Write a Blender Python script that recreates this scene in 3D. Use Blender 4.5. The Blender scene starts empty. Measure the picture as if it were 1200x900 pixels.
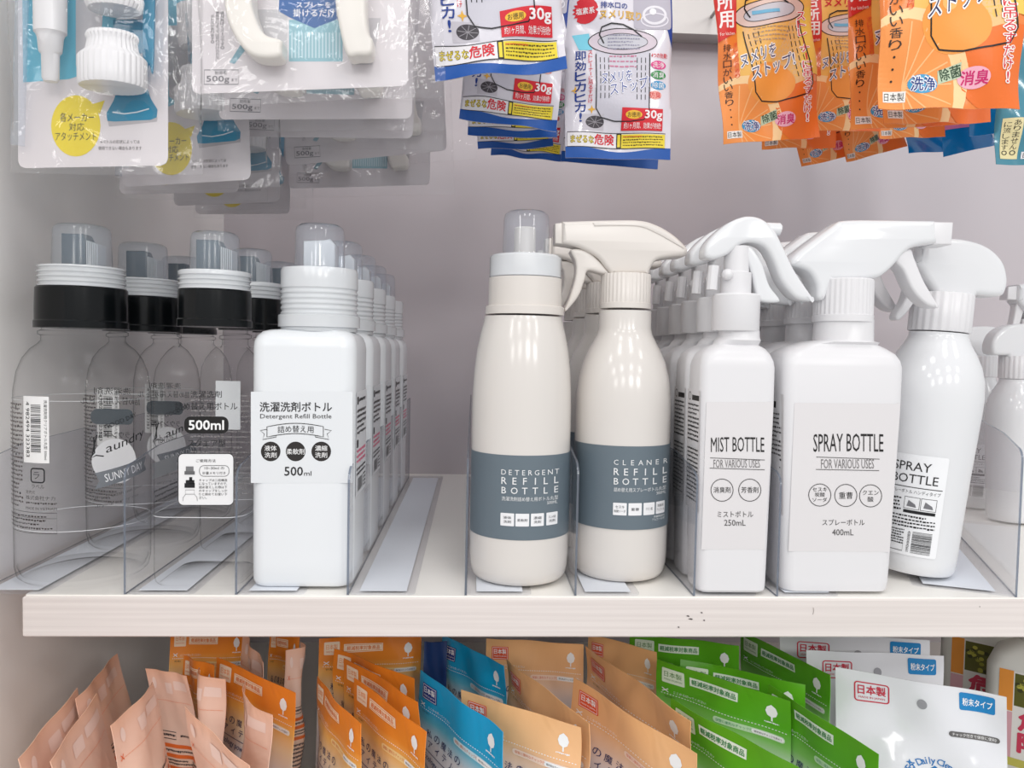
import bpy, bmesh, math, random
from mathutils import Vector, Matrix

S = bpy.context.scene
COL = S.collection
rnd = random.Random(7)
PI = math.pi

# ------------------------------------------------------------------ camera, world, lights, exposure
YAW, PITCH, ROLL, FPX = .05037686, .04254961, .01914581, 900.0
CAMP = Vector((0, -.56, .18096728))
_f = Vector((math.sin(YAW)*math.cos(PITCH), math.cos(YAW)*math.cos(PITCH), -math.sin(PITCH)))
_r0 = Vector((math.cos(YAW), -math.sin(YAW), 0)); _u0 = _r0.cross(_f)
_r = _r0*math.cos(ROLL) + _u0*math.sin(ROLL)
_u = -_r0*math.sin(ROLL) + _u0*math.cos(ROLL)
cd = bpy.data.cameras.new('camera'); cd.sensor_width = 36; cd.lens = 36*FPX/1200; cd.clip_start = .01; cd.clip_end = 50
cam = bpy.data.objects.new('camera', cd); COL.objects.link(cam)
cam.matrix_world = Matrix(((_r.x, _u.x, -_f.x, CAMP.x), (_r.y, _u.y, -_f.y, CAMP.y), (_r.z, _u.z, -_f.z, CAMP.z), (0, 0, 0, 1)))
S.camera = cam

W = bpy.data.worlds.new('shop'); S.world = W; W.use_nodes = True
W.node_tree.nodes['Background'].inputs[0].default_value = (.97, .98, 1, 1)
W.node_tree.nodes['Background'].inputs[1].default_value = .7

S.view_settings.view_transform = 'Standard'; S.view_settings.look = 'None'
S.view_settings.gamma = 1; S.view_settings.use_curve_mapping = False
S.view_settings.exposure = -0.13
S.cycles.transparent_max_bounces = 48
S.cycles.max_bounces = 10
S.cycles.caustics_reflective = False; S.cycles.caustics_refractive = False

def area(name, loc, target, sx, sy, power, col=(1, .98, .96)):
    l = bpy.data.lights.new(name, 'AREA'); l.shape = 'RECTANGLE'; l.size = sx; l.size_y = sy; l.energy = power; l.color = col
    o = bpy.data.objects.new(name, l); COL.objects.link(o); o.location = loc
    o.rotation_euler = (Vector(target)-Vector(loc)).to_track_quat('-Z', 'Y').to_euler()
# ceiling panels of the shop, hanging in rows over the aisle in front of the shelf
for lx in (-1.5, -.5, .5, 1.5):
    area('ceiling_panel', (lx, -1.1, 1.75), (lx*.6, -.2, .1), .3, .3, 3)
    area('ceiling_panel', (lx*1.3, -2.6, 1.85), (lx*.6, -.2, .1), .35, .35, 5)
for lx in (-2.4, -.8, .8, 2.4):
    area('ceiling_panel', (lx, -4.4, 1.7), (lx*.3, 0, .05), .6, .6, 25 if lx > 0 else 10)
area('ceiling_panel', (.2, -.55, 1.7), (0, -.1, .1), .3, .3, 3)

# ------------------------------------------------------------------ pixel -> place helpers
def ray(px, py):
    return _f + _r*((px-600)/FPX) - _u*((py-450)/FPX)
def at(px, py, Y):
    d = ray(px, py); return CAMP + d*((Y-CAMP.y)/d.y)
def ground(px, py, Z=0.0):
    d = ray(px, py); return CAMP + d*((Z-CAMP.z)/d.z)

# ------------------------------------------------------------------ materials
def lin(c):
    c = c/255.0
    return c/12.92 if c <= .04045 else ((c+.055)/1.055)**2.4
def rgb(t): return (lin(t[0]), lin(t[1]), lin(t[2]), 1)
MATS = {}
def newmat(name):
    m = bpy.data.materials.new(name); m.use_nodes = True
    m.node_tree.nodes.clear()
    out = m.node_tree.nodes.new('ShaderNodeOutputMaterial')
    return m, m.node_tree.nodes, m.node_tree.links, out
def plain(name, col, rough=.5, spec=.5, metal=0, bump=0, bscale=200, coat=0, sss=0):
    if name in MATS: return MATS[name]
    m, n, l, out = newmat(name)
    b = n.new('ShaderNodeBsdfPrincipled'); b.inputs['Base Color'].default_value = rgb(col)
    b.inputs['Roughness'].default_value = rough; b.inputs['Metallic'].default_value = metal
    b.inputs['Specular IOR Level'].default_value = spec; b.inputs['Coat Weight'].default_value = coat
    if bump:
        t = n.new('ShaderNodeTexCoord'); x = n.new('ShaderNodeTexNoise'); x.inputs['Scale'].default_value = bscale
        bp = n.new('ShaderNodeBump'); bp.inputs['Strength'].default_value = bump; bp.inputs['Distance'].default_value = .002
        l.new(t.outputs['Object'], x.inputs['Vector']); l.new(x.outputs['Fac'], bp.inputs['Height']); l.new(bp.outputs['Normal'], b.inputs['Normal'])
    l.new(b.outputs[0], out.inputs[0]); MATS[name] = m; return m
def ink(col):
    return plain('ink_%d_%d_%d' % col, col, .45, .4)
def film(name, tint=(250, 250, 252), haze=.04, hazecol=(235, 235, 240), gloss=1.0, rough=.05, bump=0, bscale=60, base=.04, edge=None):
    """thin clear plastic: see-through, mirrors at its edges, a little milky"""
    if name in MATS: return MATS[name]
    m, n, l, out = newmat(name)
    tr = n.new('ShaderNodeBsdfTransparent'); tr.inputs[0].default_value = rgb(tint)
    df = n.new('ShaderNodeBsdfPrincipled'); df.inputs['Base Color'].default_value = rgb(hazecol); df.inputs['Roughness'].default_value = .35
    gl = n.new('ShaderNodeBsdfGlossy'); gl.inputs['Roughness'].default_value = rough
    geo = n.new('ShaderNodeNewGeometry'); dt_ = n.new('ShaderNodeVectorMath'); dt_.operation = 'DOT_PRODUCT'
    ab = n.new('ShaderNodeMath'); ab.operation = 'ABSOLUTE'; iv = n.new('ShaderNodeMath'); iv.operation = 'SUBTRACT'; iv.inputs[0].default_value = 1
    pw = n.new('ShaderNodeMath'); pw.operation = 'POWER'; pw.inputs[1].default_value = 5
    fr = n.new('ShaderNodeMath'); fr.operation = 'MULTIPLY_ADD'; fr.inputs[1].default_value = .96; fr.inputs[2].default_value = base
    l.new(geo.outputs['Normal'], dt_.inputs[0]); l.new(geo.outputs['Incoming'], dt_.inputs[1]); l.new(dt_.outputs['Value'], ab.inputs[0])
    l.new(ab.outputs[0], iv.inputs[1]); l.new(iv.outputs[0], pw.inputs[0]); l.new(pw.outputs[0], fr.inputs[0])
    if edge:   # thicker wall where one looks along it
        p2 = n.new('ShaderNodeMath'); p2.operation = 'POWER'; p2.inputs[1].default_value = 9
        mx = n.new('ShaderNodeMix'); mx.data_type = 'RGBA'; mx.inputs[6].default_value = rgb(tint); mx.inputs[7].default_value = rgb(edge)
        l.new(iv.outputs[0], p2.inputs[0]); l.new(p2.outputs[0], mx.inputs[0]); l.new(mx.outputs[2], tr.inputs[0])
    ma = n.new('ShaderNodeMath'); ma.operation = 'MULTIPLY_ADD'; ma.use_clamp = True
    ma.inputs[1].default_value = gloss; ma.inputs[2].default_value = 0
    m1 = n.new('ShaderNodeMixShader'); m1.inputs[0].default_value = haze
    m2 = n.new('ShaderNodeMixShader')
    l.new(fr.outputs[0], ma.inputs[0]); l.new(ma.outputs[0], m2.inputs[0])
    l.new(tr.outputs[0], m1.inputs[1]); l.new(df.outputs[0], m1.inputs[2])
    l.new(m1.outputs[0], m2.inputs[1]); l.new(gl.outputs[0], m2.inputs[2]); l.new(m2.outputs[0], out.inputs[0])
    if bump:
        t = n.new('ShaderNodeTexCoord'); x = n.new('ShaderNodeTexNoise'); x.inputs['Scale'].default_value = bscale; x.inputs['Distortion'].default_value = 1.5
        bp = n.new('ShaderNodeBump'); bp.inputs['Strength'].default_value = bump; bp.inputs['Distance'].default_value = .01
        l.new(t.outputs['Object'], x.inputs['Vector']); l.new(x.outputs['Fac'], bp.inputs['Height'])
        for q in (gl, df): l.new(bp.outputs['Normal'], q.inputs['Normal'])
        l.new(bp.outputs['Normal'], dt_.inputs[0])
    MATS[name] = m; return m
def gradient(name, stops, rough=.3, bump=.0, bscale=25, coat=.3):
    """printed pouch film: ink colours that run down the bag (UV v = 0 at the top)"""
    if name in MATS: return MATS[name]
    m, n, l, out = newmat(name)
    uv = n.new('ShaderNodeUVMap'); uv.uv_map = 'UVMap'; sp = n.new('ShaderNodeSeparateXYZ'); cr = n.new('ShaderNodeValToRGB')
    e = cr.color_ramp.elements
    while len(e) < len(stops): e.new(.5)
    for q, (p, c) in zip(e, sorted(stops)): q.position = p; q.color = rgb(c)
    b = n.new('ShaderNodeBsdfPrincipled'); b.inputs['Roughness'].default_value = rough; b.inputs['Coat Weight'].default_value = coat; b.inputs['Coat Roughness'].default_value = .12
    l.new(uv.outputs[0], sp.inputs[0]); l.new(sp.outputs[1], cr.inputs[0]); l.new(cr.outputs[0], b.inputs['Base Color']); l.new(b.outputs[0], out.inputs[0])
    if bump:
        t = n.new('ShaderNodeTexCoord'); x = n.new('ShaderNodeTexNoise'); x.inputs['Scale'].default_value = bscale; x.inputs['Distortion'].default_value = 1.0
        bp = n.new('ShaderNodeBump'); bp.inputs['Strength'].default_value = bump; bp.inputs['Distance'].default_value = .01
        l.new(t.outputs['Object'], x.inputs['Vector']); l.new(x.outputs['Fac'], bp.inputs['Height']); l.new(bp.outputs['Normal'], b.inputs['Normal'])
    MATS[name] = m; return m
def woodmat():
    m, n, l, out = newmat('pale_wood_laminate')
    t = n.new('ShaderNodeTexCoord'); mp = n.new('ShaderNodeMapping'); mp.inputs['Scale'].default_value = (2.2, 60, 190)
    x = n.new('ShaderNodeTexNoise'); x.inputs['Scale'].default_value = 2.0; x.inputs['Detail'].default_value = 5
    cr = n.new('ShaderNodeValToRGB'); cr.color_ramp.elements[0].position = .3; cr.color_ramp.elements[0].color = rgb((216, 207, 203))
    cr.color_ramp.elements[1].position = .72; cr.color_ramp.elements[1].color = rgb((230, 222, 218))
    b = n.new('ShaderNodeBsdfPrincipled'); b.inputs['Roughness'].default_value = .45
    l.new(t.outputs['Object'], mp.inputs[0]); l.new(mp.outputs[0], x.inputs['Vector']); l.new(x.outputs['Fac'], cr.inputs[0])
    l.new(cr.outputs[0], b.inputs['Base Color']); l.new(b.outputs[0], out.inputs[0]); return m
WOOD = woodmat()
WALLM = plain('painted_panel', (252, 248, 245), .5, .3)
WALLB = plain('back_panel_paint', (200, 193, 197), .5, .3)
SHELFTOP = plain('shelf_laminate', (250, 247, 241), .35)
STEEL = plain('galvanised_steel', (186, 182, 180), .35, .5, .35, .1, 90)
WHITE = plain('white_plastic', (225, 224, 226), .32, .5)
WHITEB = plain('bright_white_plastic', (229, 232, 235), .22, .5)
PEARL = plain('white_gloss_plastic', (226, 227, 229), .12, .5)
WARM = plain('warm_white_plastic', (219, 213, 207), .28, .5)
WARMG = plain('warm_white_gloss', (218, 213, 208), .16, .5)
BLACK = plain('black_plastic', (9, 12, 14), .2, .3)
SLATE = plain('blue_grey_plastic', (40, 70, 88), .35)
BAND = plain('slate_label', (100, 113, 122), .4)
PAPER = plain('paper_strip', (226, 230, 237), .6)
PET = film('clear_bottle_plastic', (255, 255, 255), .002, (235, 235, 238), .3, .03, base=.02, edge=(150, 148, 147))
LABELFILM = film('clear_label_film', (255, 255, 255), .006, (240, 238, 238), .3, .1, base=.006)
ACRYL = film('clear_acrylic', (254, 254, 255), .025, (235, 237, 242), .8, .03, base=.015)
ACRYLEDGE = film('acrylic_cut_edge', (150, 160, 175), .35, (150, 158, 172), 1.0, .1)
FROST = film('frosted_cap', (244, 247, 250), .15, (228, 234, 240), 1.0, .15)
FROSTW = film('milky_ring', (246, 248, 250), .75, (234, 237, 240), 1.0, .2)
FROSTL = film('clear_cap_plastic', (248, 250, 253), .12, (226, 232, 240), 1.2, .08)
BAG = film('clear_bag_film', (255, 255, 255), .02, (240, 239, 242), 1.3, .06, .32, 28, .02)
LABELG = plain('grey_white_label', (222, 219, 220), .4)
LABELW = plain('white_label', (240, 241, 243), .35)
K = (25, 25, 28)

# ------------------------------------------------------------------ objects
def tag(o, label, cat, group=None, kind=None):
    o['label'] = label; o['category'] = cat
    if group: o['group'] = group
    if kind: o['kind'] = kind
    return o
def thing(name, loc, label, cat, group=None, rot=None):
    o = bpy.data.objects.new(name, None); COL.objects.link(o); o.location = loc; o.empty_display_size = .02
    if rot: o.rotation_euler = rot
    return tag(o, label, cat, group)
def dup(root, loc, label, rot=None, skip=('rear_print',)):
    c = root.copy(); COL.objects.link(c); c.location = loc; c['label'] = label
    if rot is not None: c.rotation_euler = rot
    def kids(a, b):
        for ch in list(a.children):
            if ch.name.split('.')[0] in skip: continue
            d = ch.copy(); COL.objects.link(d); d.parent = b; kids(ch, d)
    kids(root, c)
    return c

class MB:
    """collects shapes in millimetres, links them as one mesh"""
    def __init__(s): s.v = []; s.f = []; s.m = []
    def add(s, vs, fs, mi=0):
        o = len(s.v); s.v += [tuple(p) for p in vs]; s.f += [tuple(i+o for i in f) for f in fs]; s.m += [mi]*len(fs)
        return s
    def lathe(s, prof, n=48, c=(0, 0), mi=0, rib=0, ribn=0, capb=True, capt=True, sx=1, sy=1):
        vs = []; fs = []
        for (r, z) in prof:
            for k in range(n):
                a = 2*PI*k/n
                rr = r - (rib if ribn and (k*ribn*2//n) % 2 else 0)
                vs.append((c[0]+rr*math.cos(a)*sx, c[1]+rr*math.sin(a)*sy, z))
        for i in range(len(prof)-1):
            for k in range(n):
                k2 = (k+1) % n
                fs.append((i*n+k, i*n+k2, (i+1)*n+k2, (i+1)*n+k))
        if capb: fs.append(tuple(range(n))[::-1])
        if capt: fs.append(tuple((len(prof)-1)*n+k for k in range(n)))
        return s.add(vs, fs, mi)
    def rrloft(s, secs, mi=0, q=6, capb=True, capt=True):
        """secs: (z, half x, half y, corner radius, cx, cy)"""
        vs = []; fs = []; n = 4*(q+1)
        for (z, hx, hy, r, cx, cy) in secs:
            r = min(r, hx-.01, hy-.01)
            for ci, (sx, sy) in enumerate(((1, 1), (-1, 1), (-1, -1), (1, -1))):
                for j in range(q+1):
                    a = PI/2*ci + PI/2*j/q
                    vs.append((cx+sx*(hx-r)+r*math.cos(a), cy+sy*(hy-r)+r*math.sin(a), z))
        for i in range(len(secs)-1):
            for k in range(n):
                k2 = (k+1) % n
                fs.append((i*n+k, i*n+k2, (i+1)*n+k2, (i+1)*n+k))
        if capb: fs.append(tuple(range(n))[::-1])
        if capt: fs.append(tuple((len(secs)-1)*n+k for k in range(n)))
        return s.add(vs, fs, mi)
    def box(s, x0, x1, y0, y1, z0, z1, mi=0):
        vs = [(x, y, z) for z in (z0, z1) for y in (y0, y1) for x in (x0, x1)]
        return s.add(vs, [(0, 2, 3, 1), (4, 5, 7, 6), (0, 1, 5, 4), (2, 6, 7, 3), (0, 4, 6, 2), (1, 3, 7, 5)], mi)
    def tube(s, pts, r, n=10, mi=0):
        pts = [Vector(p) for p in pts]; rs = r if isinstance(r, (list, tuple)) else [r]*len(pts)
        vs = []; fs = []; up = Vector((0, 0, 1)); pn = None
        for i, p in enumerate(pts):
            t = (pts[min(i+1, len(pts)-1)]-pts[max(i-1, 0)]).normalized()
            a = (pn - t*pn.dot(t)).normalized() if pn else (t.cross(up) if abs(t.dot(up)) < .95 else t.cross(Vector((1, 0, 0)))).normalized()
            pn = a; b = t.cross(a)
            for k in range(n):
                w = 2*PI*k/n; vs.append(p + (a*math.cos(w)+b*math.sin(w))*rs[i])
        for i in range(len(pts)-1):
            for k in range(n):
                k2 = (k+1) % n; fs.append((i*n+k, i*n+k2, (i+1)*n+k2, (i+1)*n+k))
        fs.append(tuple(range(n))[::-1]); fs.append(tuple((len(pts)-1)*n+k for k in range(n)))
        return s.add(vs, fs, mi)
    def ball(s, c, r, n=14, sc=(1, 1, 1), mi=0):
        b = bmesh.new(); bmesh.ops.create_uvsphere(b, u_segments=n, v_segments=n//2+2, radius=r)
        s.add([(c[0]+v.co.x*sc[0], c[1]+v.co.y*sc[1], c[2]+v.co.z*sc[2]) for v in b.verts], [[v.index for v in f.verts] for f in b.faces], mi); b.free(); return s
    def outline(s, pts, half, bev, cy=0, mi=0, samples=6, tf=None):
        """closed outline (x,z[,1 = corner]) thickened along y with rounded edges"""
        P = smooth(pts, samples)
        c = bpy.data.curves.new('t', 'CURVE'); c.dimensions = '2D'; c.fill_mode = 'BOTH'
        sp = c.splines.new('POLY'); sp.points.add(len(P)-1)
        for q, (x, z) in zip(sp.points, P): q.co = (x, z, 0, 1)
        sp.use_cyclic_u = True
        c.extrude = max(half-bev, .01); c.bevel_depth = bev; c.bevel_resolution = 3; c.offset = -bev
        o = bpy.data.objects.new('t', c); COL.objects.link(o); bpy.context.view_layer.update()
        me = o.evaluated_get(bpy.context.evaluated_depsgraph_get()).to_mesh()
        vs = [(v.co.x, cy+v.co.z, v.co.y) for v in me.vertices]; fs = [tuple(p.vertices)[::-1] for p in me.polygons]
        if tf: vs = [tf(*v) for v in vs]
        s.add(vs, fs, mi); bpy.data.objects.remove(o); bpy.data.curves.remove(c); return s
    def build(s, name, mats, parent=None, k=.001, sharp=35, smoothit=True, off=(0, 0, 0)):
        me = bpy.data.meshes.new(name)
        me.from_pydata([((x-off[0])*k, (y-off[1])*k, (z-off[2])*k) for x, y, z in s.v], [], s.f)
        mats = mats if isinstance(mats, (list, tuple)) else [mats]
        for m in mats: me.materials.append(m)
        me.polygons.foreach_set('material_index', s.m)
        b = bmesh.new(); b.from_mesh(me); bmesh.ops.remove_doubles(b, verts=b.verts, dist=1e-6); bmesh.ops.recalc_face_normals(b, faces=b.faces); b.to_mesh(me); b.free()
        if smoothit:
            me.polygons.foreach_set('use_smooth', [True]*len(me.polygons)); me.set_sharp_from_angle(angle=math.radians(sharp))
        o = bpy.data.objects.new(name, me); COL.objects.link(o)
        if parent: o.parent = parent
        return o
def smooth(pts, n=6):
    N = len(pts); out = []
    tan = []
    for i, p in enumerate(pts):
        a = pts[i-1]; b = pts[(i+1) % N]
        tan.append((0, 0) if len(p) > 2 and p[2] else ((b[0]-a[0])*.5, (b[1]-a[1])*.5))
    for i in range(N):
        p = pts[i]; q = pts[(i+1) % N]; a = tan[i]; b = tan[(i+1) % N]
        m = n if (a != (0, 0) or b != (0, 0)) else 1
        for j in range(m):
            t = j/m; h = (2*t**3-3*t**2+1, t**3-2*t**2+t, -2*t**3+3*t**2, t**3-t**2)
            out.append((h[0]*p[0]+h[1]*a[0]+h[2]*q[0]+h[3]*b[0], h[0]*p[1]+h[1]*a[1]+h[2]*q[1]+h[3]*b[1]))
    return out

# ------------------------------------------------------------------ lettering and printed artwork
_TC = {}
def textmesh(s, bold=0):
    key = (s, bold)
    if key in _TC: return _TC[key]
    c = bpy.data.curves.new('t', 'FONT'); c.body = s; c.resolution_u = 2; c.offset = bold
    o = bpy.data.objects.new('t', c); COL.objects.link(o); bpy.context.view_layer.update()
    me = o.evaluated_get(bpy.context.evaluated_depsgraph_get()).to_mesh()
    r = ([(v.co.x, v.co.y) for v in me.vertices], [tuple(p.vertices) for p in me.polygons])
    bpy.data.objects.remove(o); bpy.data.curves.remove(c); _TC[key] = r; return r
class Art:
    """flat printed artwork, y downwards; build() lays it on a surface"""
    def __init__(s): s.it = []
    def raw(s, vs, fs, col, lay): s.it.append((vs, fs, col, lay)); return s
    def poly(s, pts, col, lay=1): return s.raw(list(pts), [tuple(range(len(pts)))], col, lay)
    def rect(s, x0, y0, x1, y1, col, lay=1): return s.poly([(x0, y0), (x1, y0), (x1, y1), (x0, y1)], col, lay)
    def rrpts(s, x0, y0, x1, y1, r, q=5):
        o = []
        for cx, cy, a0 in ((x1-r, y1-r, 0), (x0+r, y1-r, 90), (x0+r, y0+r, 180), (x1-r, y0+r, 270)):
            for j in range(q+1):
                a = math.radians(a0+90*j/q); o.append((cx+r*math.cos(a), cy+r*math.sin(a)))
        return o
    def rrect(s, x0, y0, x1, y1, r, col, lay=1): return s.poly(s.rrpts(x0, y0, x1, y1, r), col, lay)
    def ellpts(s, cx, cy, rx, ry, n=28): return [(cx+rx*math.cos(2*PI*k/n), cy+ry*math.sin(2*PI*k/n)) for k in range(n)]
    def ell(s, cx, cy, rx, ry, col, lay=1): return s.poly(s.ellpts(cx, cy, rx, ry), col, lay)
    def line(s, pts, w, col, lay=2, closed=False):
        pts = list(pts); n = len(pts); L = []; Rr = []
        for i in range(n):
            a = pts[i-1] if (i > 0 or closed) else pts[i]; b = pts[(i+1) % n] if (i < n-1 or closed) else pts[i]
            dx, dy = b[0]-a[0], b[1]-a[1]; d = math.hypot(dx, dy) or 1
            nx, ny = -dy/d*w/2, dx/d*w/2
            L.append((pts[i][0]+nx, pts[i][1]+ny)); Rr.append((pts[i][0]-nx, pts[i][1]-ny))
        fs = [(i, i+1, n+i+1, n+i) for i in range(n-1)]
        if closed: fs.append((n-1, 0, n, 2*n-1))
        return s.raw(L+Rr, fs, col, lay)
    def box(s, x0, y0, x1, y1, w, col, lay=2, r=0):
        return s.line(s.rrpts(x0, y0, x1, y1, r) if r else [(x0, y0), (x1, y0), (x1, y1), (x0, y1)], w, col, lay, True)
    def ring(s, cx, cy, rx, ry, w, col, lay=2): return s.line(s.ellpts(cx, cy, rx, ry), w, col, lay, True)
    def text(s, t, x, y, h, col, w=None, al='l', bold=0, rot=0, lay=3, shear=0, arc=0):
        """bounding box of the words: top-left (x,y), height h, width w"""
        vs, fs = textmesh(t, 0)
        if not vs: return s
        bx = [p[0] for p in vs]; by = [p[1] for p in vs]
        if bold:
            n0 = len(vs); nf = fs; d = bold*(.6 if bold <= .035 else 1.1); V2 = []; F2 = []
            sh_ = [(math.cos(2*PI*q/8)*d, math.sin(2*PI*q/8)*d) for q in range(8)] if bold > .035 else [(d, d), (-d, d), (d, -d), (-d, -d)]
            for qi, (dx, dy) in enumerate(sh_): V2 += [(p[0]+dx, p[1]+dy) for p in vs]; F2 += [tuple(i+qi*n0 for i in f) for f in nf]
            vs, fs = V2, F2
        x0, x1, y0, y1 = min(bx), max(bx), min(by), max(by)
        k = h/max(y1-y0, 1e-6); kx = w/(x1-x0) if w else k; ww = (x1-x0)*kx
        ox = {'l': 0, 'c': -ww/2, 'r': -ww}[al]; ca, sa = math.cos(math.radians(rot)), math.sin(math.radians(rot)); o = []
        for (a, b) in vs:
            X = (a-x0)*kx+ox + shear*(b-y0)*k; Y = (y1-b)*k
            if arc: Y += arc*((X-ox-ww/2)/(ww/2))**2
            o.append((x+X*ca-Y*sa, y+X*sa+Y*ca))
        if bold:
            F0 = [f[::-1] for f in nf]
            for qi in range(len(o)//n0): s.raw(o[qi*n0:(qi+1)*n0], F0, col, lay+.07*qi)
            return s
        return s.raw(o, [f[::-1] for f in fs], col, lay)
    def vtext(s, t, x, y, w, h, col, bold=0, lay=3, slant=0):
        n = len(t); ch = h/n
        for i, c in enumerate(t):
            if c in 'ー': s.rect(x+w*.42, y+i*ch+ch*.1, x+w*.58, y+(i+1)*ch-ch*.1, col, lay); continue
            if c in '・…': s.ell(x+w/2, y+(i+.5)*ch, w*.09, w*.09, col, lay); continue
            if c == '!': s.text(c, x+w*.4, y+i*ch+ch*.06, ch*.85, col, w=w*.2, bold=bold, lay=lay); continue
            small = c in 'ッョュャっ'
            s.text(c, x+(w*.2 if small else 0)+slant*i, y+i*ch+ch*.06, ch*(.7 if small else .88), col, w=w*(.7 if small else .95), bold=bold, lay=lay)
        return s
    def dashes(s, x0, y0, x1, y1, rows, col, lay=3, fill=.55, dens=1.0, vert=False, ragged=.25):
        """lines of print too small to read"""
        rh = (y1-y0)/rows
        for i in range(rows):
            x = x0; xe = x1 - (rnd.random()*ragged*(x1-x0) if rnd.random() < .35 else 0)
            while x < xe:
                w = rh*rnd.uniform(.35, .9)*dens; hh = rh*fill*rnd.uniform(.6, 1)
                yy = y0+i*rh+rh*(1-fill)/2+rnd.uniform(-.05, .05)*rh
                s.rect(x, yy, min(x+w, xe), yy+hh, col, lay); x += w+rh*rnd.uniform(.12, .3)
        return s
    def barcode(s, x0, y0, x1, y1, col, vert=False, lay=3):
        a, b = (y0, y1) if vert else (x0, x1); t = a
        while t < b:
            w = (b-a)*rnd.choice((.01, .012, .02, .03)); e = min(t+w, b)
            s.rect(x0, t, x1, e, col, lay) if vert else s.rect(t, y0, e, y1, col, lay)
            t = e+(b-a)*rnd.choice((.012, .016, .028))
        return s
    def build(s, name, mapf, parent, seg=None, clip=None):
        cols = []; b = bmesh.new(); lay = b.verts.layers.float.new('lay')
        for vs, fs, col, ly in s.it:
            if col not in cols: cols.append(col)
            mi = cols.index(col); V = []
            for (x, y) in vs:
                v = b.verts.new((x, y, 0)); v[lay] = ly; V.append(v)
            for f in fs:
                if len(set(f)) < 3: continue
                try: fc = b.faces.new([V[i] for i in f]); fc.material_index = mi
                except ValueError: pass
        bmesh.ops.triangulate(b, faces=[f for f in b.faces if len(f.verts) > 4])
        if clip:
            for (co, no) in clip:
                bmesh.ops.bisect_plane(b, geom=b.verts[:]+b.edges[:]+b.faces[:], plane_co=co, plane_no=no, clear_outer=True)
        if seg:
            for _ in range(7):
                es = [e for e in b.edges if e.calc_length() > seg]
                if not es: break
                bmesh.ops.subdivide_edges(b, edges=es, cuts=1)
                bmesh.ops.triangulate(b, faces=[f for f in b.faces if len(f.verts) > 4])
            bmesh.ops.triangulate(b, faces=b.faces[:])
        for v in b.verts: v.co = mapf(v.co.x, v.co.y, v[lay])
        me = bpy.data.meshes.new(name); b.to_mesh(me); b.free()
        for c in cols: me.materials.append(c if not isinstance(c, tuple) else ink(c))
        o = bpy.data.objects.new(name, me); COL.objects.link(o); o.parent = parent
        return o
LT = .00012   # one print layer
def flatmap(root, Yf):
    o = root.location
    def f(x, y, lay):
        p = at(x, y, Yf); return Vector((p.x-o.x, p.y-o.y-lay*LT, p.z-o.z))
    return f
def cylmap(root, r, xm, ym, k=1):
    """print placed by its place in the picture, wrapped round an upright cylinder of radius r about the root"""
    o = root.location
    def hit(px, py):
        d = ray(px, py); a = d.x*d.x+d.y*d.y; ex, ey = CAMP.x-o.x, CAMP.y-o.y
        b = ex*d.x+ey*d.y; c = ex*ex+ey*ey-r*r; t = (-b-math.sqrt(max(b*b-a*c, 0)))/a
        return CAMP+d*t
    def f(x, y, lay):
        h = hit(x, ym); th = math.atan2(h.x-o.x, -(h.y-o.y)); z = hit(xm, y).z-o.z; R = r+lay*LT
        return Vector((R*math.sin(th), -R*math.cos(th), z))
    return f

#STRUCT
# ------------------------------------------------------------------ the setting
XW, YB, ZT = -.358, .56, 1.0
def struct(name, mb, mat, k=1.0):
    o = mb.build(name, mat, None, k, smoothit=False); o['kind'] = 'structure'; return o
struct('wall_back', MB().box(-.5, 1.1, YB, YB+.02, -.45, ZT), WALLB)
struct('wall_left', MB().box(XW-.03, XW, -.16, YB, -.45, ZT), WALLM)
struct('floor', MB().box(-.5, 1.1, -.25, YB, -.27, -.25), SHELFTOP)

sh = thing('shelf_board', (.39, .28, 0), 'pale wood-grain shelf board carrying the rows of refill bottles', 'shelf')
mb = MB(); mb.rrloft([(-30.5, 709, 280, 1.2, 0, 0), (-29.5, 710, 281, 1.2, 0, 0), (-2.2, 710, 281, 1.2, 0, 0), (-1.2, 709.2, 280, 1.2, 0, 0)], 0)
mb.build('edge_board', WOOD, sh)
MB().rrloft([(-1.2, 708.5, 279.3, 1, 0, 0), (0, 708.5, 279.3, 1, 0, 0)]).build('top_laminate', SHELFTOP, sh)
for (x, y, w) in ((806, 722, 4), (809, 725.5, 6), (822, 718, 3), (825, 727, 2.5), (795, 735, 2.5), (1148, 711, 1)):
    Art().poly([(x-w/2, y), (x, y-1), (x+w/2, y-.2), (x+w/3, y+.9)], (70, 62, 60), 1).build('scuff_mark', flatmap(sh, -.0012), sh)
a = Art()
a.line([(953, 712), (953.5, 716), (952.5, 720)], .6, (150, 140, 136), 1)
a.build('scuff_mark', flatmap(sh, -.0012), sh)

rl = thing('display_rail', (.35, YB-.03, .68), 'grey galvanised metal display rail along the back panel above the hanging packs', 'rail')
MB().box(-850, 750, -8, 29.5, -48, 60).box(-850, 750, -11, -7, -51, -42).build('rail_channel', STEEL, rl, smoothit=False)

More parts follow.
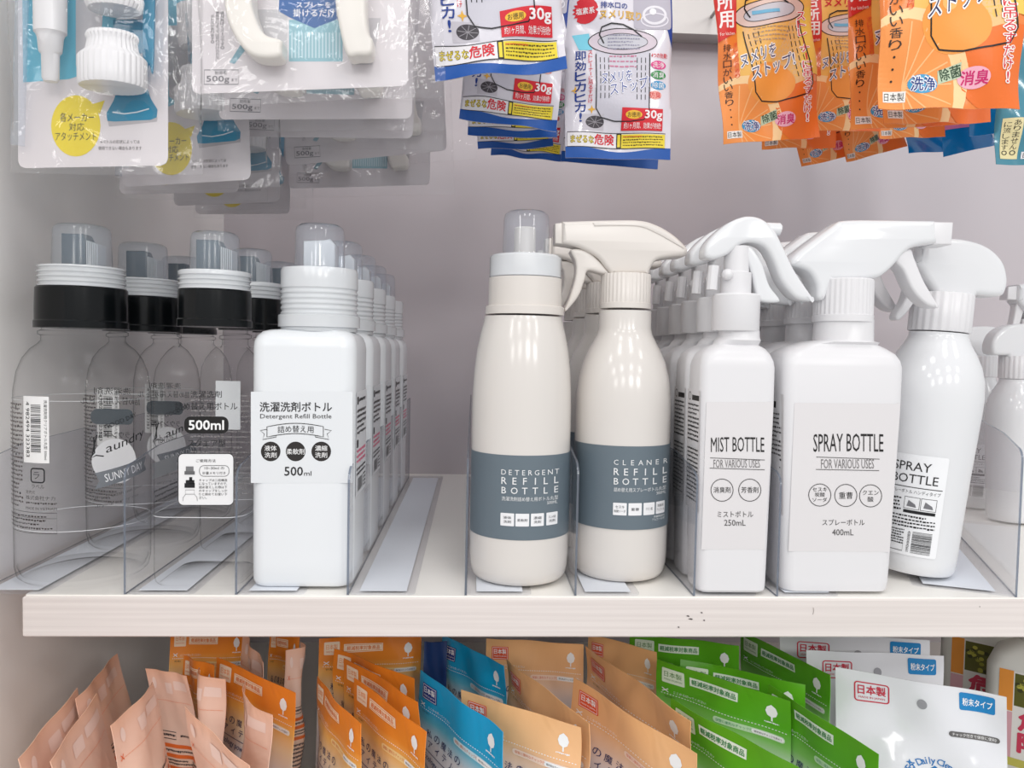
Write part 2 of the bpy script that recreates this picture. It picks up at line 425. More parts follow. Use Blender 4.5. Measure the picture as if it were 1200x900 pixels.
#DIVIDERS
# ------------------------------------------------------------------ clear shelf dividers
def divider(x, label, y0=.001, ln=.53, h=98, fl=48, yaw=0, side=1):
    t = thing('shelf_divider', (x, y0, .0003), label, 'shelf divider', 'clear acrylic dividers on the shelf', (0, 0, yaw))
    L = ln*1000
    prof = [(0, 0)] + [(0, h-14)] + [(14-14*math.cos(q*PI/12), h-14+10*math.sin(q*PI/12)) for q in range(1, 7)] + [(60, h+3), (L, h+14), (L, 0)]
    m = MB(); n = len(prof)
    m.add([(0, y, z) for y, z in prof]+[(1.6, y, z) for y, z in prof], [tuple(range(n))[::-1], tuple(range(n, 2*n))], 0)
    m.add([(0, y, z) for y, z in prof]+[(1.6, y, z) for y, z in prof], [(i, (i+1) % n, n+(i+1) % n, n+i) for i in range(n)], 1)
    m.build('upright_panel', [ACRYL, ACRYLEDGE], t, sharp=30)
    b = MB().rrloft([(0, fl/2, L/2, 5, side*fl/2+.8*(1+side), L/2), (1.3, fl/2, L/2, 5, side*fl/2+.8*(1+side), L/2)], 0)
    b.build('base_plate', ACRYL, t)
    c = side*(fl*.5+2)
    MB().box(c-fl*.36, c+fl*.36, 5, L-20, 1.4, 1.7).build('paper_strip', PAPER, t, smoothit=False)
    return t
def gx(px): return ground(px, 696).x
divider(XW+.003, 'clear acrylic divider tight against the left wall panel')
divider(gx(146), 'clear acrylic divider between the round and the square clear bottles')
divider(gx(276.5), 'clear acrylic divider left of the square white detergent bottle')
divider(gx(407), 'clear acrylic divider right of the square white detergent bottles, beside the empty lane')
divider(gx(544.5), 'clear acrylic divider left of the grey-banded detergent bottle, beside the empty lane', h=104)
divider(gx(672), 'clear acrylic divider between the two grey-banded bottles', h=104)
divider(gx(809.5), 'clear acrylic divider left of the mist bottles')
divider(gx(905.5), 'clear acrylic divider between the mist bottles and the square spray bottles')
p1 = ground(1187, 699); p2 = ground(1117, 622)
divider(p1.x, 'slanting clear acrylic divider right of the leaning round spray bottle', y0=.001, ln=.3, h=118, fl=70,
        yaw=-math.atan2(p2.x-p1.x, p2.y-p1.y), side=-1)
#BOTTLES
BZ = .0022
# ------------------------------------------------------------------ clear bottles
def capset(t, c, z0, zr, zc, zt, rc, rr, rk, nozzle, nz):
    """black collar, milky threaded ring, frosted measuring cap with the spout inside"""
    cx, cy = c
    MB().lathe([(rc+.8, z0), (rc+.8, z0+5), (rc, z0+6), (rc, z0+15), (rc-.4, zr-1), (rc-1.2, zr)], 64, c, 0).build('collar', BLACK, t)
    prof = [(rr, zr+.3)]
    z = zr+1
    while z < zc-3.2:
        prof += [(rr, z), (rr-1.1, z+.8), (rr-1.1, z+1.8), (rr, z+2.6)]; z += 3.6
    prof += [(rr, zc-1.5), (rr-.6, zc-.3), (rk+.6, zc)]
    MB().lathe(prof, 56, c, 0, capb=False, capt=False).build('threaded_ring', FROSTW, t)
    MB().lathe([(rk+.5, zc), (rk, zc+1), (rk-.9, zt-5), (rk-1.8, zt-2), (rk-4, zt-.5), (rk-8, zt)], 48, c, 0, capb=False).build('measuring_cap', FROST if nozzle == 's' else FROSTL, t)
    n = MB()
    if nozzle == 's':
        n.outline([(cx-12, zc-8, 1), (cx-12, nz, 1), (cx+4, nz, 1), (cx+6, nz-4, 1), (cx+6, zc-8, 1)], 8, 1.5, cy)
        n.build('pouring_spout', SLATE, t)
        r = MB()
        for q in range(6): r.box(cx+6.4+q*1.5, cx+7.2+q*1.5, cy-7, cy+7, zc-6, nz-5-q*.5)
        r.build('spout_ribs', FROSTW, t, smoothit=False)
    else:
        n.lathe([(rk*.62, zc-6), (rk*.6, nz), (rk*.5, nz+.6)], 32, c).build('pouring_spout', nozzle, t)

cX = at(99, 520, .052)
cr = thing('clear_round_bottle', (cX.x, .052, BZ), 'round clear plastic refill bottle with black collar at far left front', 'bottle', 'round clear refill bottles')
prof = [(30, 3.5), (38, .6), (42, 0), (45.5, 3), (47, 10), (47.2, 50), (47.3, 130), (46.9, 143), (44.8, 157), (41, 167), (36, 174), (31, 178), (29, 180.5), (29, 184), (31, 185), (31, 187.5), (28.5, 188.5), (28.5, 192)]
MB().lathe(prof, 80, capt=False).build('body', PET, cr)
MB().lathe([(28, 6), (38, 4.5), (43, 4.2), (45.3, 10)], 64, capt=False).build('base_web', PET, cr)
MB().lathe([(47.7, 42), (47.7, 42.5)], 80, mi=1, capb=False, capt=False).lathe([(47.6, 136.6), (47.6, 136.9)], 80, mi=1, capb=False, capt=False).build('label_edge', [LABELFILM, FROSTW], cr)
capset(cr, (-1, 0), 190, 221, 237, 269, 32.2, 30.6, 21, 's', 262)
a = Art()   # u,z in mm: x = arc length from the front, y = -height
G = (62, 56, 54)
a.dashes(-52, -135, -23, -58, 24, (84, 76, 74), dens=.8, fill=.5)
for q in range(11): a.ell(rnd.uniform(-44, -24), -132+q*7, .9, .9, K, 4)
b_, c_, d_ = Art(), Art(), Art()
b_.rect(-22, -140, -1, -92, (238, 238, 238), 2)
b_.barcode(-15, -134, -7, -99, K, True)
b_.text('4 982494 323383', -16.2, -136, 3.2, K, w=40, rot=90)
b_.text('洗濯洗剤用クリアボトル丸型 500ml', -2.2, -137.5, 2.4, K, w=43, rot=90)
a.box(-15, -88, -4.5, -78, 1.0, K, 3, 2); a.text('ラ', -13, -85.5, 5, K); a.text('ラベル', -14.5, -76.5, 3, G, w=10)
a.text('発売元', -20, -72, 2.6, G); a.text('株式会社ナカ', -20, -68.3, 3.2, G, w=23); a.dashes(-20, -64, 4, -61.5, 1, G)
a.text('MADE IN VIETNAM', -20, -60, 2, G, w=24)
a.box(-48, -56, 4, -41, .4, G); a.dashes(-46, -54.5, 1, -43, 4, G, fill=.45); a.line([(-48, -52), (4, -52)], .3, G)
hm = 148.2
for dx in (0,):
    c_.text('洗濯洗剤', hm-15, -147+5, 6, K, w=30); c_.text('詰め替え用ボトル', hm-25, -134, 6.3, K, w=50)
    c_.rrect(hm-17.5, -124, hm+17.5, -111, 5, (84, 92, 98), 2); c_.text('500ml', hm-12, -121, 7, (235, 235, 235), w=24, bold=.02, lay=4)
    c_.text('ラウンド型', hm-14, -105, 5.5, K, w=28)
    c_.ell(hm-2, -80, 19, 19, (230, 230, 232), 1); c_.dashes(hm-12, -76, hm+10, -66, 4, G); c_.box(hm-13, -92, hm+10, -83, .4, G, 3, 3); c_.dashes(hm-11, -91, hm+8, -84, 2, G)
u0 = 36
d_.text('GOOD DAY', u0-2, -119, 3.4, K, w=26, rot=-18)
d_.line([(u0-9.5, -97), (u0-8, -106), (u0-6.5, -112), (u0-8.5, -110), (u0-8, -99), (u0-11, -95), (u0-7, -97), (u0-2, -96)], .9, K, 3)
d_.text('aundry', u0-3, -104, 8.5, K, w=34, rot=-17, shear=.3)
d_.poly([(u0-8, -84), (u0+36, -92), (u0+33, -86), (u0+36, -81), (u0-8, -72), (u0-5, -78)], (112, 116, 122), 2); d_.text('SUNNY DAY', u0-2, -82.5, 6, (236, 236, 238), w=32, rot=-11, lay=4)
d_.text('It will wash out clean', u0-8, -66, 2.4, (90, 88, 90), w=38, rot=-8); d_.text('drying sunny day', u0-8, -60, 2.4, (90, 88, 90), w=34, rot=-8)
def wrap(x, y, lay):
    R = .0478+lay*LT; th = x/47.3; return Vector((R*math.sin(th), -R*math.cos(th), -y*.001))
a.build('rear_label', wrap, cr, 3); b_.build('barcode_sticker', wrap, cr, 3); c_.build('front_label', wrap, cr, 3); d_.build('side_lettering', wrap, cr, 3)


ROWLAB = ['', 'second', 'third', 'fourth', 'fifth', 'sixth']
dup(cr, (cX.x+.004, .052+.1, BZ), 'round clear bottle standing second in the row behind the far-left one')
dup(cr, (cX.x+.002, .052+.2, BZ), 'round clear bottle standing last in the far-left row', skip=('rear_label', 'front_label', 'side_lettering', 'label_edge'))

cX = at(252, 360, .045)
cs = thing('clear_square_bottle', (cX.x-.003, .045, BZ), 'square clear bottle with black collar and 500ml print, front of its lane', 'bottle', 'square clear refill bottles')
def sq(z, h, r=14, d=None): return (z, h, (d or h), r, 0, 0)
MB().rrloft([sq(3, 27, 12), sq(.4, 30, 12), sq(0, 31, 12), sq(2, 33.3), sq(8, 34), sq(60, 34), sq(150, 34.6, 15), sq(160, 33.8, 16), sq(168, 31.5, 18), sq(174, 28.5, 20), sq(178, 26, 24)], capt=False, q=8).build('body', PET, cs)
MB().lathe([(26.2, 177), (24.5, 180), (24.5, 184), (27, 185), (27, 187.5), (24, 188.5), (24, 195)], 64, (3, 0), capb=False, capt=False).build('neck', PET, cs)
MB().rrloft([(52, 34.5, 34.5, 14, 0, 0), (52.6, 34.5, 34.5, 14, 0, 0)], 1, capb=False, capt=False, q=8).build('label_edge', [LABELFILM, FROSTW], cs)
capset(cs, (3, 0), 193, 221, 235.5, 265.5, 27, 26.4, 18.5, 's', 259)
a = Art()
a.text('洗濯洗剤', 223.5, 458, 8, K, w=36.5, bold=.01); a.text('詰め替え用ボトル', 205.5, 471.5, 9, K, w=73, bold=.01)
a.rrect(216, 488, 268, 508, 7.5, (20, 18, 18), 2); a.text('500ml', 221.5, 492.5, 11, (240, 240, 240), w=41, bold=.03, lay=4)
a.text('スクエア型', 220, 515, 8.5, K, w=44.5, bold=.01)
a.rrect(209, 531.5, 274, 592, 6, (235, 235, 236), 2); a.box(209, 531.5, 274, 592, .8, (30, 30, 30), 3, 6)
a.text('ご使用方法', 230, 538, 3.6, K, w=23, lay=4); a.box(234, 545.5, 268.5, 558, .5, K, 4, 5)
a.text('10~30ml の', 240, 547, 3, K, w=23, lay=4); a.text('計量メモリ付き', 237.5, 552.5, 3.4, K, w=27, lay=4)
a.rect(218, 546.5, 227, 556, (120, 120, 122), 4); a.rect(216.5, 552, 228.5, 556, (100, 100, 102), 5)
a.rect(222, 559, 225.5, 564, K, 4); a.rect(218, 562.5, 228, 567, K, 4); a.rect(216.5, 566, 228.5, 571.5, K, 4)
a.box(217.5, 574, 228, 579, .5, (120, 120, 122), 4); a.line([(214.5, 587), (215, 582.5), (218, 579), (228, 579), (231, 582.5), (231.5, 587)], .5, (120, 120, 122), 4)
for i, t in enumerate(('キャップは二段構造', 'になっていますので、', '詰め替えした際は下', 'のキャップをしっか', 'りと締めてお使い下', 'さい。')):
    a.text(t, 233.5, 561+i*4.1, 3.2, K, w=33 if i < 5 else 9, lay=4)
a.build('label_print', flatmap(cs, .045-.0349), cs)
a = Art(); a.dashes(-28, -140, 28, -55, 20, (150, 146, 146), dens=.8, fill=.34); a.rect(-8, -150, 12, -110, (225, 228, 230), 2); a.barcode(-4, -146, 8, -113, K, True)
a.build('rear_print', lambda x, y, l: Vector((x*.001, .0349+l*LT, -y*.001)), cs)
a = Art(); a.text('Laundry', -26, -110, 9, (120, 118, 120), w=46, shear=.3); a.poly([(-28, -90), (24, -90), (20, -84), (24, -78), (-28, -78), (-24, -84)], (150, 152, 156), 1); a.text('SUNNY DAY', -20, -87, 6, (235, 235, 236), w=38)
a.dashes(-26, -70, 20, -58, 3, (70, 70, 74), fill=.4)
a.build('side_print', lambda x, y, l: Vector((-.0349-l*LT, -x*.001, -y*.001)), cs)
dup(cs, (cX.x-.004, .145, BZ), 'square clear bottle with black collar standing second in its lane', skip=('rear_print', 'side_print', 'label_print', 'label_edge'))
dup(cs, (cX.x-.003, .245, BZ), 'square clear bottle with black collar standing last in its lane', skip=('rear_print', 'side_print', 'label_print', 'label_edge'))

# ------------------------------------------------------------------ white square detergent bottles
xl, xr = at(292.5, 500, .011).x, at(416, 420, .011).x
wx = (xl+xr)/2; hw = (xr-xl)/2*1000
ws = thing('white_detergent_bottle', (wx, .011+.035, BZ), 'square white detergent refill bottle standing at the front of its row', 'bottle', 'square white detergent bottles')
def s2(z, i, r=11): return (z, hw-i, 35-i, r, 0, -i if i < .8 else 0)
MB().rrloft([s2(2, 6), s2(0, 4), s2(.3, 2.6), s2(1.6, 1.4), s2(5, .7), s2(20, .4), s2(178, 0), s2(183, .6), s2(187, 2.2), s2(190, 5), s2(191.5, 9), (192, 30, 29, 26, 3, 0)], q=6).build('body', WHITEB, ws)
c = (5, 0)
MB().lathe([(29, 191), (29, 194), (31, 194.4), (31, 203), (29.5, 204)], 60, c, rib=.0).build('tamper_ring', FROSTW, ws)
pr = [(29, 203.5)]
z = 205
while z < 225: pr += [(29.2, z), (28.4, z+1), (28.4, z+2), (29.2, z+3)]; z += 4
MB().lathe([(29, 203.5), (29, 204)] + pr[1:] + [(29.2, 229), (29.2, 237), (28.4, 239), (19.6, 239.6)], 60, c, capb=False, capt=False).build('threaded_ring', FROSTW, ws)
MB().lathe([(19.3, 239.6), (19, 241), (18.6, 267), (17.6, 271), (15, 273), (11, 273.6)], 48, c, capb=False).build('measuring_cap', FROSTL, ws)
MB().outline([(c[0]-11, 236, 1), (c[0]-11, 260, 1), (c[0]+5, 261, 1), (c[0]+9, 262, 1), (c[0]+13, 258, 1), (c[0]+13, 236, 1)], 9, 1.5, 0).build('pouring_spout', FROSTW, ws)
a = Art(); D = (28, 26, 26)
a.rect(294, 459, 413, 566, (224, 227, 230), 1)
a.text('洗濯洗剤ボトル', 304.5, 471, 11.5, D, w=84.5, bold=.012); a.text('Detergent Refill Bottle', 305, 485, 7, (70, 68, 68), w=83.5)
rb = [(x, 500-4*math.sin((x-313)/67*PI)) for x in range(313, 381, 6)]; rb2 = [(x, y+12) for x, y in rb]
a.line(rb+rb2[::-1], .8, D, 3, True)
for sx, m in ((1, 0), (-1, 693.5)):
    q = [(313, 503), (305, 504.5), (310, 508.5), (308, 515), (324, 512), (323.5, 510)]
    a.line([(m+sx*x, y) for x, y in q], .7, D, 3)
a.text('詰め替え用', 325.5, 498.5, 8, D, w=42, arc=1)
for cx, l1, l2 in ((317.3, '液体', '洗剤'), (346.5, '柔軟剤', None), (376.5, '濃縮', '洗剤')):
    a.ell(cx, 529, 11.5, 11.5, (42, 38, 37), 2)
    if l2: a.text(l1, cx-7, 522, 6.3, (238, 238, 238), w=14, lay=4, bold=.01); a.text(l2, cx-7, 530, 6.3, (238, 238, 238), w=14, lay=4, bold=.01)
    else: a.text(l1, cx-10.5, 525.7, 6.8, (238, 238, 238), w=21, lay=4, bold=.01)
a.text('500', 333.5, 547, 10.3, D, w=21.5, bold=.012); a.text('ml', 356.5, 552, 5.3, D, w=8.5)
a.build('front_label', flatmap(ws, .011), ws)
a = Art()   # side label: x towards the back, y = -height
a.rect(-26, -146, 28, -66, (226, 228, 231), 1); a.rrect(-22, -142, -15, -136, 1, D, 2); a.dashes(-13, -141, 24, -137, 1, D, fill=.7)
a.dashes(-22, -133, 24, -112, 5, (70, 66, 68)); a.rrect(-22, -109, -14, -103, 1, D, 2)
a.dashes(-22, -102, 24, -90, 3, (232, 120, 150), fill=.6, lay=2); a.dashes(-22, -88, 24, -81, 2, (70, 66, 68)); a.barcode(-16, -79, 8, -69, D); a.dashes(12, -80, 24, -68, 4, D)
hx = hw*.001
a.build('side_label', lambda x, y, l: Vector((hx+l*LT-.00005, x*.001, -y*.001)), ws)
for i in range(1, 5):
    dup(ws, (wx, .046+.096*i, BZ), 'square white detergent bottle standing %s in its row' % (ROWLAB[i] if i < 4 else 'fifth and last'))

# ------------------------------------------------------------------ grey-banded round bottles
c0 = at(609, 560, .055)
dt = thing('round_detergent_bottle', (c0.x, .048, BZ), 'cream round detergent refill bottle with slate band and clear cap', 'bottle')
MB().lathe([(24, 2.5), (29, .3), (31, 0), (35, 1.6), (37.4, 5), (38.6, 11), (39.1, 20), (39.2, 132), (38.9, 148), (37.8, 165), (36, 180), (33.6, 192), (31.6, 200), (30.6, 204), (30.4, 206)], 72).build('body', WARMG, dt)
MB().lathe([(30.9, 207.5), (30.9, 213.4), (30.4, 214), (28.8, 214.4), (28.6, 236)], 72, (1, 0)).build('collar', WARM, dt)
MB().lathe([(28.4, 236.8), (28.3, 249), (28.3, 252), (27, 253.6), (19, 254)], 96, (1, 0), rib=.35, ribn=48, capb=False, capt=False).build('clear_ring', FROSTW, dt)
MB().lathe([(18.9, 254), (18.4, 256), (17.9, 282), (16.9, 286), (14.5, 288), (10, 288.6)], 48, (1, 0), capb=False).build('measuring_cap', FROSTL, dt)
MB().lathe([(10, 244), (8.6, 254), (8.4, 275), (7.6, 276)], 32, (0, 0)).build('pouring_spout', WARM, dt)
def zcyl(px, py, t, r):
    d = ray(px, py); o = t.location; a = d.x**2+d.y**2; ex, ey = CAMP.x-o.x, CAMP.y-o.y
    b = ex*d.x+ey*d.y; c = ex*ex+ey*ey-r*r; k = (-b-math.sqrt(max(b*b-a*c, 0)))/a
    return (CAMP.z+d.z*k-o.z)*1000
zb, zt = zcyl(611, 633.5, dt, .0393), zcyl(613, 534, dt, .0393)
MB().lathe([(39.3, zb), (39.45, zb+.1), (39.45, zt-.1), (39.3, zt)], 96, capb=False, capt=False).build('label_band', BAND, dt)
WI = (232, 233, 234); a = Art()
def spread(a, word, x0, x1, y, h, col, bold=0, narrow='I'):
    n = len(word); st = (x1-x0-h*.62)/(n-1)
    for i, ch in enumerate(word): a.text(ch, x0+st*i+(h*.31 if ch in 'I' else h*.31), y, h, col, al='c', bold=bold)
spread(a, 'DETERGENT', 588, 653.5, 551, 6, WI, .0); spread(a, 'REFILL', 588, 653.5, 560, 8, WI, .008); spread(a, 'BOTTLE', 588, 653.5, 571.5, 7.6, WI, .008)
a.text('洗濯洗剤詰め替え用ボトル丸型', 588, 582.5, 5, WI, w=65.5); a.text('500ML', 641, 588.5, 3.6, WI, w=12)
for i, (x0, t1, t2) in enumerate(((587, '液体', '洗剤'), (604.5, '柔軟剤', None), (622.5, '濃縮', '洗剤'), (640.5, 'おしゃれ着', '洗剤'))):
    w = (16, 16, 15.2, 13)[i]
    a.rrect(x0, 602, x0+w, 617, .8, (236, 236, 238), 2)
    if t2: a.text(t1, x0+w/2, 605.5, 3.3, (70, 74, 78), al='c', w=w*.6, lay=4); a.text(t2, x0+w/2, 610.3, 3.3, (70, 74, 78), al='c', w=w*.55, lay=4)
    else: a.text(t1, x0+w/2, 608, 3.3, (70, 74, 78), al='c', w=w*.75, lay=4)
a.build('label_print', cylmap(dt, .0395, 613, 585), dt, 4)

c0 = at(729, 560, .055)
cl = thing('round_cleaner_bottle', (c0.x, .06, BZ), 'cream round cleaner bottle with slate band and trigger spray, front of its row', 'bottle', 'cream cleaner spray bottles')
MB().lathe([(24, 2.5), (29, .3), (31, 0), (34, 1.4), (36.2, 5), (37.6, 11), (38.1, 20), (38.3, 60), (38.7, 132), (38.3, 146), (36.6, 159), (33.5, 171), (29.3, 181), (25.2, 188.5), (22.4, 194), (21.2, 199), (21, 213)], 72).build('body', WARMG, cl)
zb, zt = zcyl(731, 621, cl, .0387), zcyl(733, 523, cl, .0387)
MB().lathe([(38.75, zb), (38.95, zb+.1), (38.95, zt-.1), (38.8, zt)], 96, capb=False, capt=False).build('label_band', BAND, cl)
a = Art()
spread(a, 'CLEANER', 719.5, 780.5, 539, 6, WI); spread(a, 'REFILL', 719.5, 780.5, 549, 8, WI, .008); spread(a, 'BOTTLE', 719.5, 780.5, 560.5, 7.6, WI, .008)
a.text('詰め替え用スプレーボトル丸型', 719.5, 571.5, 5, WI, w=60.5); a.text('300ML', 769, 577.5, 3.4, WI, w=11)
for i, (x0, t1, t2) in enumerate(((719, 'セスキ', '炭酸ソーダ'), (737, '重曹', None), (754.5, 'クエン酸', None), (769, '除菌用', 'アルコール'))):
    w = (16, 15.5, 13, 10)[i]
    a.rrect(x0, 589.5, x0+w, 604, .8, (236, 236, 238), 2)
    if t2: a.text(t1, x0+w/2, 592.5, 3.4, (70, 74, 78), al='c', w=w*.65, lay=4); a.text(t2, x0+w/2, 597.5, 3.2, (70, 74, 78), al='c', w=w*.85, lay=4)
    else: a.text(t1, x0+w/2, 595, 3.4, (70, 74, 78), al='c', w=w*.6, lay=4)
a.text('除菌剤原料', 767, 605.5, 2.6, WI, w=12); a.text('アルコール可', 765, 609, 2.6, WI, w=14)
a.build('label_print', cylmap(cl, .039, 731, 572), cl, 4)
def loc(t, Y):
    o = t.location
    def f(px, py, *c):
        p = at(px, py, Y); return ((p.x-o.x)*1000, (p.z-o.z)*1000)+tuple(c)
    return f
Lc = loc(cl, .06); cc = Lc(733, 350)[0]
MB().lathe([(20.6, 214.8), (20.6, 219), (20.2, 219.3)], 48, (cc, 0)).lathe([(20.2, 219.3), (20.1, 241.6), (19.4, 242.6)], 144, (cc, 0), rib=.5, ribn=36).build('collar', WARM, cl)
def O(L, pts): return [L(*p) for p in pts]
m = MB()
m.outline(O(Lc, [(657, 262, 1), (706, 260.5), (745, 260.5), (766, 266), (785, 277), (799, 290), (802, 297), (798, 302), (780, 303.5), (764, 308), (757, 323, 1), (714, 323, 1), (708, 316), (697, 303), (676, 292), (657, 288, 1)]), 11.5, 3.5)
m.build('spray_head', WARM, cl)
MB().outline(O(Lc, [(692, 264, 1), (745, 264), (768, 270), (786, 281), (797, 293), (790, 290), (765, 276), (742, 268), (694, 268, 1)]), 12.3, .8).build('head_ridge', WARM, cl)
MB().outline(O(Lc, [(649, 264, 1), (659, 262.5, 1), (659, 288, 1), (649, 287, 1)]), 8.5, 1.2).build('nozzle', WARM, cl)
MB().outline(O(Lc, [(668, 294), (688, 296), (711, 319), (706, 322), (688, 318), (684, 328), (677, 347), (663.5, 364), (660, 363), (666, 349), (673, 325), (673, 308)]), 8, 2.2).build('trigger', WARM, cl)
MB().lathe([(9, 240), (9, 252)], 24, (cc, 0)).build('neck_tube', WARM, cl)
for i in range(1, 4):
    dup(cl, (c0.x, .06+.083*i, BZ), 'cream cleaner bottle with trigger spray standing %s in its row' % (ROWLAB[i] if i < 3 else 'fourth and last'))

# ------------------------------------------------------------------ mist bottles
xa, xb = at(822, 450, .002).x, at(911, 450, .002).x; hw = (xb-xa)/2*1000
mt = thing('mist_bottle', ((xa+xb)/2, .021, BZ), 'slim square white mist bottle with curved lever sprayer, front of its row', 'bottle', 'white mist bottles')
def s3(z, i, r=7, cx=0): return (z, hw-i, 19-i*.7, r, cx, -i*.7 if i < 2.5 else -1)
MB().rrloft([s3(1.5, 6), s3(0, 4.4), s3(.4, 3.3), s3(2, 2.4), s3(6, 2), s3(60, 1.2), s3(140, 0), s3(170, .2), s3(175, .9, 8), s3(180, 2.6, 10), s3(184, 6, 11, 1), s3(187, 11, 12, 2), (190.5, 17, 16, 15, 4, 0), (193, 15.5, 15.2, 15, 5, 0), (198, 15.2, 15.2, 15, 5, 0)], q=6).build('body', WHITE, mt)
Lm = loc(mt, .021); cm = Lm(862, 366)[0]; zc0 = Lm(862, 388)[1]; zc1 = Lm(862, 345)[1]
MB().lathe([(17.4, zc0), (17.9, zc0+.8), (17.9, zc1-1.2), (17, zc1), (12, zc1+.3)], 56, (cm, 0)).build('collar', WHITE, mt)
st = MB().lathe([(11.5, zc1), (11.5, zc1+16), (9.5, zc1+17), (9.5, zc1+36)], 32, (cm-.5, 0))
st.ball((Lm(848, 323)[0], -9, Lm(848, 323)[1]), 4.3); st.tube([(Lm(833, 322)[0], -3, Lm(833, 340)[1]), (Lm(835, 320)[0], -3, Lm(833, 312)[1])], 4.2)
st.build('pump_stem', WHITE, mt)
h = MB().outline(O(Lm, [(822, 300), (824, 288), (836, 274), (852, 262), (871, 255.5), (889, 259), (903, 272), (913, 291), (926, 318), (946, 348), (949, 353), (940, 353.5), (926, 349), (911, 330), (901, 306), (891, 291), (876, 286), (862, 289), (848, 300), (834, 305), (825, 304)]), 9.5, 3.2)
h.build('lever', PEARL, mt)
MB().tube([(Lm(880, 268)[0], 0, Lm(880, 268)[1]), (Lm(913, 269)[0], 0, Lm(913, 269)[1]), (Lm(914.5, 269)[0], 0, Lm(914, 269.3)[1])], [5.2, 5, 4], 20).build('nozzle', PEARL, mt)
MB().outline(O(Lm, [(872, 291), (879, 293), (890, 311), (898, 335), (909, 350), (908, 355), (890, 354), (884, 348), (878, 322), (872, 303)]), 7, 2).build('trigger', PEARL, mt)
a = Art()
a.poly([(828, 471), (906, 471), (896, 644), (822, 644)], (220, 217, 218), 1)
a.text('MIST BOTTLE', 833, 512, 17.3, D, w=62.5, bold=.0, arc=.6); a.line([(832, 536.5), (896, 539)], .7, (60, 58, 58), 3); a.line([(831.5, 548.5), (896, 550.5)], .7, (60, 58, 58), 3)
a.text('FOR VARIOUS USES', 836, 538.5, 9.5, (120, 117, 117), w=54.5)
for cx, t in ((846, '消臭剤'), (878.5, '芳香剤')): a.ring(cx, 574.3, 13, 13, .8, (60, 58, 58), 3); a.text(t, cx-10, 570.5, 7, D, w=20)
a.text('ミストボトル', 840.5, 599, 7, (70, 68, 68), w=42); a.text('250mL', 848.5, 609, 7, (70, 68, 68), w=25)
a.build('front_label', flatmap(mt, .002), mt)
a = Art(); a.rect(-17, -152, 16, -60, (221, 218, 218), 1); a.rect(-4, -148, 14, -144, D, 2); a.dashes(-14, -142, 14, -112, 9, D, fill=.5); a.dashes(-14, -108, 14, -66, 13, (70, 68, 68), fill=.45); a.ring(-10, -147, 3, 3, .6, D)
hm2 = hw*.001
a.build('side_label', lambda x, y, l: Vector((-hm2+.0002-l*LT+(-y-150)*(-.0000095 if -y < 140 else 0), -x*.001, -y*.001)), mt)
mx = mt.location.x
for i, (dy, dx) in enumerate(((.042, .0005), (.088, 0), (.134, .001), (.18, .0005), (.226, .0005))):
    dup(mt, (mx+dx, .021+dy, BZ), 'slim white mist bottle standing %s in its row' % (ROWLAB[i+1] if i < 4 else 'sixth and last'))

# ------------------------------------------------------------------ square spray bottles
xa, xb = at(920, 450, .006).x, at(1062, 450, .006).x; hw = (xb-xa)/2*1000
sp = thing('square_spray_bottle', ((xa+xb)/2, .006+.024, BZ), 'wide square white spray bottle with boxy trigger head, front of its row', 'bottle', 'wide square white spray bottles')
def s4(z, i, r=9, cx=0): return (z, hw-i, 24-min(i, 8)*.7, r, cx-i*.08, -min(i, 5.5)*.7 if z < 160 else 0)
MB().rrloft([s4(1.5, 8), s4(0, 7), s4(.4, 6), s4(2, 5), s4(8, 4.2), s4(70, 2.2), s4(140, 0), s4(172, 0), s4(177, .8, 10), s4(182, 3, 12), s4(186, 8, 14, 1), s4(189, 16, 15, 3), (190.8, 28, 21, 18, 6, 0), (191.8, 22.4, 20.5, 20, 8, 0), (208.5, 22, 20.4, 20, 8, 0)], q=6).build('body', WHITE, sp)
Ls = loc(sp, .03); cm = Ls(988, 350)[0]; zc0 = Ls(988, 373)[1]; zc1 = Ls(988, 328)[1]
MB().lathe([(22.4, zc0-3), (22.6, zc0+2), (22.2, zc0+2.3)], 48, (cm, 0)).lathe([(22.2, zc0+2.3), (22, zc1-1), (21, zc1)], 144, (cm, 0), rib=.6, ribn=36).build('collar', WHITE, sp)
MB().outline(O(Ls, [(921, 313, 1), (926, 300), (976, 262, 1), (1000, 260.5), (1086, 261.5, 1), (1087, 288, 1), (1066, 290.5), (1052, 297), (1036, 315), (1022, 326), (1008, 329, 1), (968, 329, 1), (962, 344), (958, 352), (951, 351), (949, 335), (940, 320)]), 13, 4).build('spray_head', PEARL, sp)
MB().outline(O(Ls, [(1084, 262.5, 1), (1107.5, 263, 1), (1105.5, 289, 1), (1084, 289, 1)]), 11, 1.5).build('nozzle', WHITE, sp)
MB().outline(O(Ls, [(1044, 300), (1060, 293), (1066, 306), (1076, 330), (1092, 358), (1090, 361), (1078, 357), (1063, 341), (1052, 318), (1043, 308)]), 8.5, 2.2).build('trigger', WHITE, sp)
a = Art()
a.poly([(931, 472), (1055, 473), (1042, 647), (924, 646)], (220, 217, 218), 1)
a.text('SPRAY BOTTLE', 953, 508, 21, D, w=82, arc=.6); a.line([(956.5, 535.5), (1030.5, 538)], .7, (60, 58, 58), 3); a.line([(956, 550), (1030, 551.5)], .7, (60, 58, 58), 3)
a.text('FOR VARIOUS USES', 962, 538, 11, (120, 117, 117), w=62)
